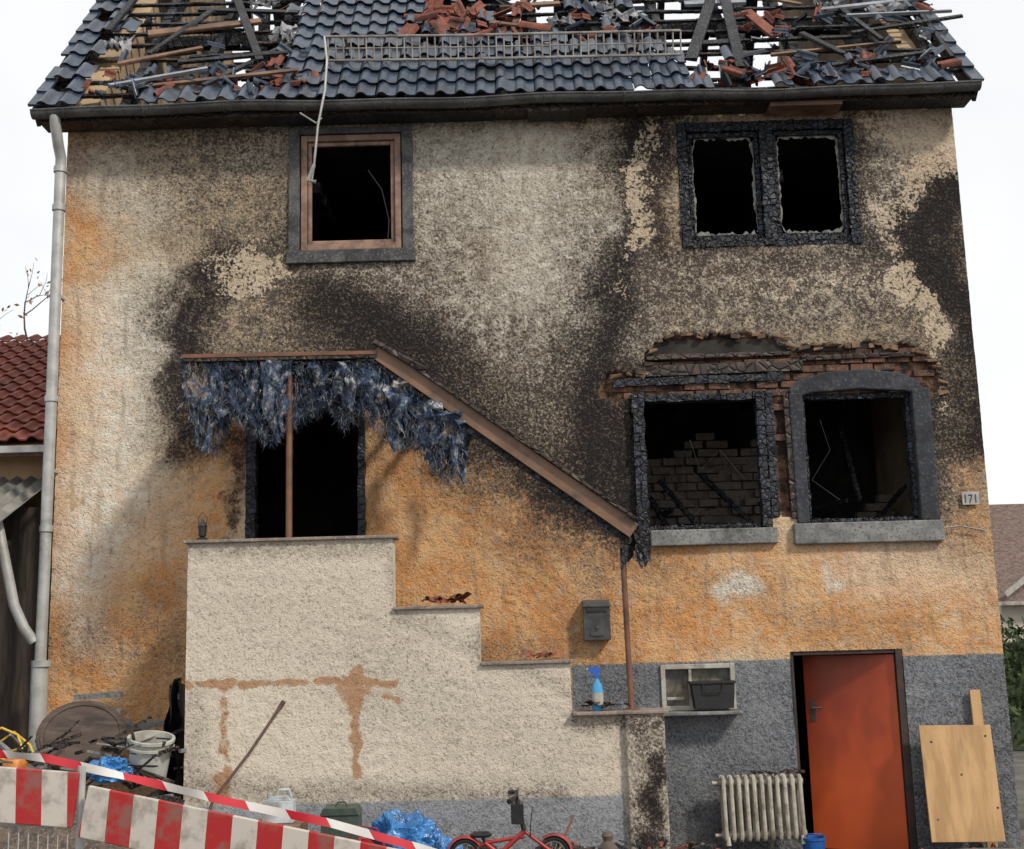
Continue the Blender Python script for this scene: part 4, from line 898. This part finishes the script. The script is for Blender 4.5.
mb=MB(); pz=e3(80,772,YB)
mb.cyl((pz.x,YB+.03,.3),(pz.x,YB+.03,pz.z+.03),.022,seg=10); pb=e3(440,890,YB-.3); mb.cyl((pb.x,YB-.3,.3),(pb.x,YB-.3,pb.z+.1),.022,seg=10); pl=e3(-60,780,YB); mb.cyl((pl.x,YB+.03,.3),(pl.x,YB+.03,pl.z+.2),.022,seg=10)
zl=A.z-.2; mb.cyl((A.x,YB+.03,zl),(pz.x,YB+.03,zl),.012,seg=8); mb.cyl((A.x,YB+.03,.45),(pz.x,YB+.03,.45),.012,seg=8)
x=A.x
while x<pz.x: mb.cyl((x,YB+.03,.45),(x,YB+.03,zl),.004,seg=5); x+=.055
mb.box(pz.x-.4,pz.x+.4,YB-.2,YB+.25,.36,.46,1)
mb.obj("fence_frame",[M_zinc,M_black],bar,smooth=False)
m,nt,b=nmat("barrier_tape"); at=nd(nt,"ShaderNodeTexCoord"); sp=nd(nt,"ShaderNodeSeparateXYZ"); nt.links.new(at.outputs['Object'],sp.inputs[0])
fr=MA(nt,'FRACT',MA(nt,'DIVIDE',MA(nt,'ADD',sp.outputs[0],MA(nt,'MULTIPLY',sp.outputs[2],.6)),.4)); msk=MA(nt,'GREATER_THAN',fr,.5)
col=MIX(nt,msk,(.60,.58,.56),(.46,.02,.03)); nt.links.new(col,b.inputs['Base Color']); b.inputs['Roughness'].default_value=.3; M_tape=m
mb=MB(); key=[(-60,748),(0,754),(45,758),(80,766),(140,780),(230,802),(330,823),(420,848),(520,880)]; n=90; vs=[]
for i in range(n+1):
    a=-60+580*i/n; b_=np.interp(a,[k[0] for k in key],[k[1] for k in key]); c=e3(a,float(b_),YB+.12); tw=1.5*mn.noise(V((i*.12,0,0)))+.2
    for s_ in (-1,1): vs.append((c.x,c.y+.024*s_*math.sin(tw),c.z+.024*s_*math.cos(tw)))
mb.add(vs,[(2*i,2*i+2,2*i+3,2*i+1) for i in range(n)]); mb.obj("barrier_tape",M_tape,smooth=True)
# ---------------------------------------------------------- neighbours
nb=empty("neighbour_house"); mb=MB()
M_nred=pm("neighbour_red_tile",(.27,.065,.038),(.19,.045,.03),3,.75,.2,c3=(.12,.045,.03),dirt=(.11,.04,.03))
ey=.5;ez=4.28;rdy=4.3;rdz=6.35;nX0,nX1=-10.5,-4.86
sl=math.hypot(rdy-ey,rdz-ez); ds=V((0,(rdy-ey)/sl,(rdz-ez)/sl)); dn=V((0,-ds.z,ds.y))
r=0
while r*.3<sl:
    for c in range(int((nX1-nX0)/.2)):
        X=nX0+c*.2; tile(mb,lambda x,l,h:V((X,ey,ez))+V((x,0,0))+ds*(r*.3+l*.9)+dn*(h+.03),0)
    r+=1
mb.obj("tile_roof",M_nred,nb,smooth=True)
mb=MB(); mb.box(nX0,nX1-.05,ey+.35,8,0,ez-.02,0)
mb.add([(nX0,ey,ez-.02),(nX1,ey,ez-.02),(nX1,rdy,rdz-.02),(nX0,rdy,rdz-.02),(nX1,8.2,ez-.02),(nX0,8.2,ez-.02)],[(0,1,2,3),(3,2,4,5)],1)
mb.box(nX0,nX1,ey-.02,ey+.02,ez-.12,ez,1); mb.box(nX0,nX1,ey-.1,ey-.02,ez-.09,ez-.02,2)
mb.obj("walls",[pm("neighbour_plaster",(.42,.28,.16),(.33,.22,.13),3,.9,.4),M_wood,M_zinc],nb)
sh=empty("lean_to_shed"); mb=MB(); n=180; vs=[]
for i in range(n+1):
    X=-9.5+(9.5-4.87)*i/n; h=.022*math.cos(i*2*math.pi/6)
    vs+= [(X,-.75,3.28+h),(X,.84,3.98+h)]
mb.add(vs,[(2*i,2*i+2,2*i+3,2*i+1) for i in range(n)]); mb.obj("corrugated_roof",pm("fibre_cement",(.22,.21,.19),(.14,.135,.125),4,.9,.5,dirt=(.07,.07,.055)),sh,smooth=True)
mb=MB(); mb.box(-9.5,-4.88,-.72,-.66,3.12,3.24); mb.box(-9.5,-4.70,.3,.4,0,3.6)
for x in (-9.4,-7.1,-5.05): mb.box(x,x+.12,-.72,-.6,0,3.12)
for i in range(9): mb.box(-9.4+i*.52,-9.3+i*.52,-.6,.7,3.2+.0,3.26)
mb.obj("timber_frame",M_shedwood,sh)
mb=MB(); mb.tube([(-9.5,-.82,3.3),(-5.3,-.8,3.24),(-5.0,-.8,3.2)],.05,10); mb.tube([(-5.05,-.8,3.2),(-5.1,-.6,3.1),(-5.2,-.32,3.2)],.04,8); mb.obj("shed_gutter",M_zinc,sh,smooth=True)
rh=empty("distant_house"); mb=MB(); hx0,hx1=15.7,25; hy=28
mb.box(hx0+.3,hx1-.3,hy+.4,hy+9,0,3.0,0)
mb.add([(hx0,hy,2.75),(hx1,hy,2.75),(hx1,hy+4.5,6.4),(hx0,hy+4.5,6.4),(hx1,hy+9.4,2.75),(hx0,hy+9.4,2.75)],[(0,1,2,3),(3,2,4,5)],1)
mb.add([(hx0+.3,hy+.4,3),(hx0+.3,hy+9,3),(hx0+.3,hy+4.5,6.2)],[(0,1,2)],0); mb.box(hx0,hx1,hy-.08,hy,2.66,2.78,2)
mb.box(17.2,18.2,hy+.35,hy+.4,1.0,2.2,3)
mb.obj("walls_and_roof",[pm("distant_plaster",(.5,.45,.38),(.42,.38,.32),2,.9,.2),pm("distant_brown_tiles",(.17,.11,.09),(.09,.065,.055),6,.85,.6,stretch=(1,1,2),fine=12,c3=(.05,.04,.035)),M_white,M_black],rh)
mb=MB()
p0=V((16.0,hy-.1,3.0)); mb.beam(p0,p0+V((3,0,2.2)),.18,.03); mb.obj("white_roof_ladder",M_white,rh)
def leaves(pts,size,mats,seed=1):
    rs=np.random.RandomState(seed); mb=MB()
    for p in pts:
        a=V(rs.normal(0,1,3)).normalized(); b_=a.orthogonal().normalized(); c_=a.cross(b_); s=size*rs.uniform(.6,1.3); t=rs.uniform(0,6.28); d=b_*math.cos(t)+c_*math.sin(t); e=a.cross(d)
        P=V(p); mb.add([P-d*s,P+e*s*.45,P+d*s,P-e*s*.45],[(0,1,2,3)],int(rs.randint(len(mats))))
    return mb
M_l1=pm("leaf_green",(.06,.09,.025),(.04,.07,.02),3,.7,0); M_l2=pm("leaf_dark",(.02,.04,.012),(.03,.05,.015),3,.7,0); M_l3=pm("leaf_autumn",(.26,.16,.05),(.18,.10,.04),3,.7,0)
rs=np.random.RandomState(5)
pts=[(7.9+rs.rand()*6,8.9+rs.rand()*1.3+.0,(rs.rand()**.6)*(2.0+.25*math.sin(i*.3))) for i in range(10000)]
mb=leaves(pts,.07,[M_l1,M_l2]); mb.box(8.1,13.7,9.2,9.9,0,1.8,1); mb.obj("hedge",[M_l1,M_l2])
mb=MB()
for i in range(24):
    x=5.6+i*.14; mb.box(x,x+.09,1.2,1.22,.05,1.15+random.uniform(-.02,.02))
mb.box(5.55,9,1.225,1.26,.3,.37); mb.box(5.55,9,1.225,1.26,.85,.92)
mb.obj("garden_fence",pm("weathered_fence_wood",(.2,.17,.14),(.12,.1,.08),5,.9,.3),bevel=.003)
def tree(name,base,top,seed,nleaf,lmats,lsize):
    random.seed(seed); mb=MB(); tips=[]
    def br(p,d,L,r,lv):
        n=5; pts=[p]; q=p.copy(); dd=d.copy()
        for i in range(n):
            dd=(dd+V((random.gauss(0,.13),random.gauss(0,.13),random.gauss(.02,.08)))).normalized(); q=q+dd*(L/n); pts.append(q.copy())
            if lv>=3: tips.append(q.copy())
        mb.tube(pts,[r*(1-.6*i/n) for i in range(n+1)],6 if lv<2 else 4)
        if lv<5:
            for k in range(3 if lv else 6):
                t=random.randint(2,n); bd=(dd+V((random.gauss(0,.6),random.gauss(0,.6),random.gauss(.15,.35)))).normalized(); br(pts[t],bd,L*random.uniform(.55,.8),r*.5,lv+1)
    br(V((0,0,0)),V((0,0,1)),4.0,.25,0)
    hi=sorted(t.z for t in tips)[-8]; k=top/hi
    cx=sum(t.x for t in tips if t.z>hi*.75)/max(1,len([t for t in tips if t.z>hi*.75]))
    ob=mb.obj(name,[pm(name+"_bark",(.07,.05,.035),(.12,.09,.07),8,.9,.4)])
    ps=[tuple(random.choice(tips)+V((random.gauss(0,.1),random.gauss(0,.1),random.gauss(0,.1)))) for _ in range(nleaf)]
    lb=leaves(ps,lsize,lmats,seed); lb.obj("foliage",lmats,ob)
    ob.location=(base[0]-cx*k,base[1],base[2]); ob.scale=(k,k,k); return ob
tree("walnut_tree",(-12.6,18,0),11.4,4,3000,[M_l3,M_l1,M_l3],.055)
# ---------------------------------------------------------- world + sun
w=bpy.data.worlds.new("World"); sc.world=w; w.use_nodes=True; nt=w.node_tree; bg=nt.nodes['Background']
sky=nd(nt,"ShaderNodeTexSky",sky_type='NISHITA'); sky.sun_disc=False; EL=math.radians(42); AZ=math.radians(134)
sky.sun_elevation=EL; sky.sun_rotation=AZ
tcw=nd(nt,"ShaderNodeTexCoord"); cn=NOI(nt,tcw.outputs['Generated'],2.5,4,.55)
cl=MIX(nt,MR(nt,cn,.3,.7),(8.9,9.1,9.4),(10.6,10.5,10.3)); c=MIX(nt,.88,sky.outputs[0],cl)
nt.links.new(c,bg.inputs[0]); bg.inputs[1].default_value=.108
sd=bpy.data.lights.new("sun",'SUN'); sd.energy=2.9; sd.angle=math.radians(6); sd.color=(1,.92,.80); so=bpy.data.objects.new("sun",sd); sc.collection.objects.link(so)
dirv=V((math.sin(AZ)*math.cos(EL),math.cos(AZ)*math.cos(EL),math.sin(EL))); so.rotation_euler=dirv.to_track_quat('Z','Y').to_euler()
sc.view_settings.view_transform='Standard'; sc.view_settings.look='None'; sc.view_settings.exposure=0
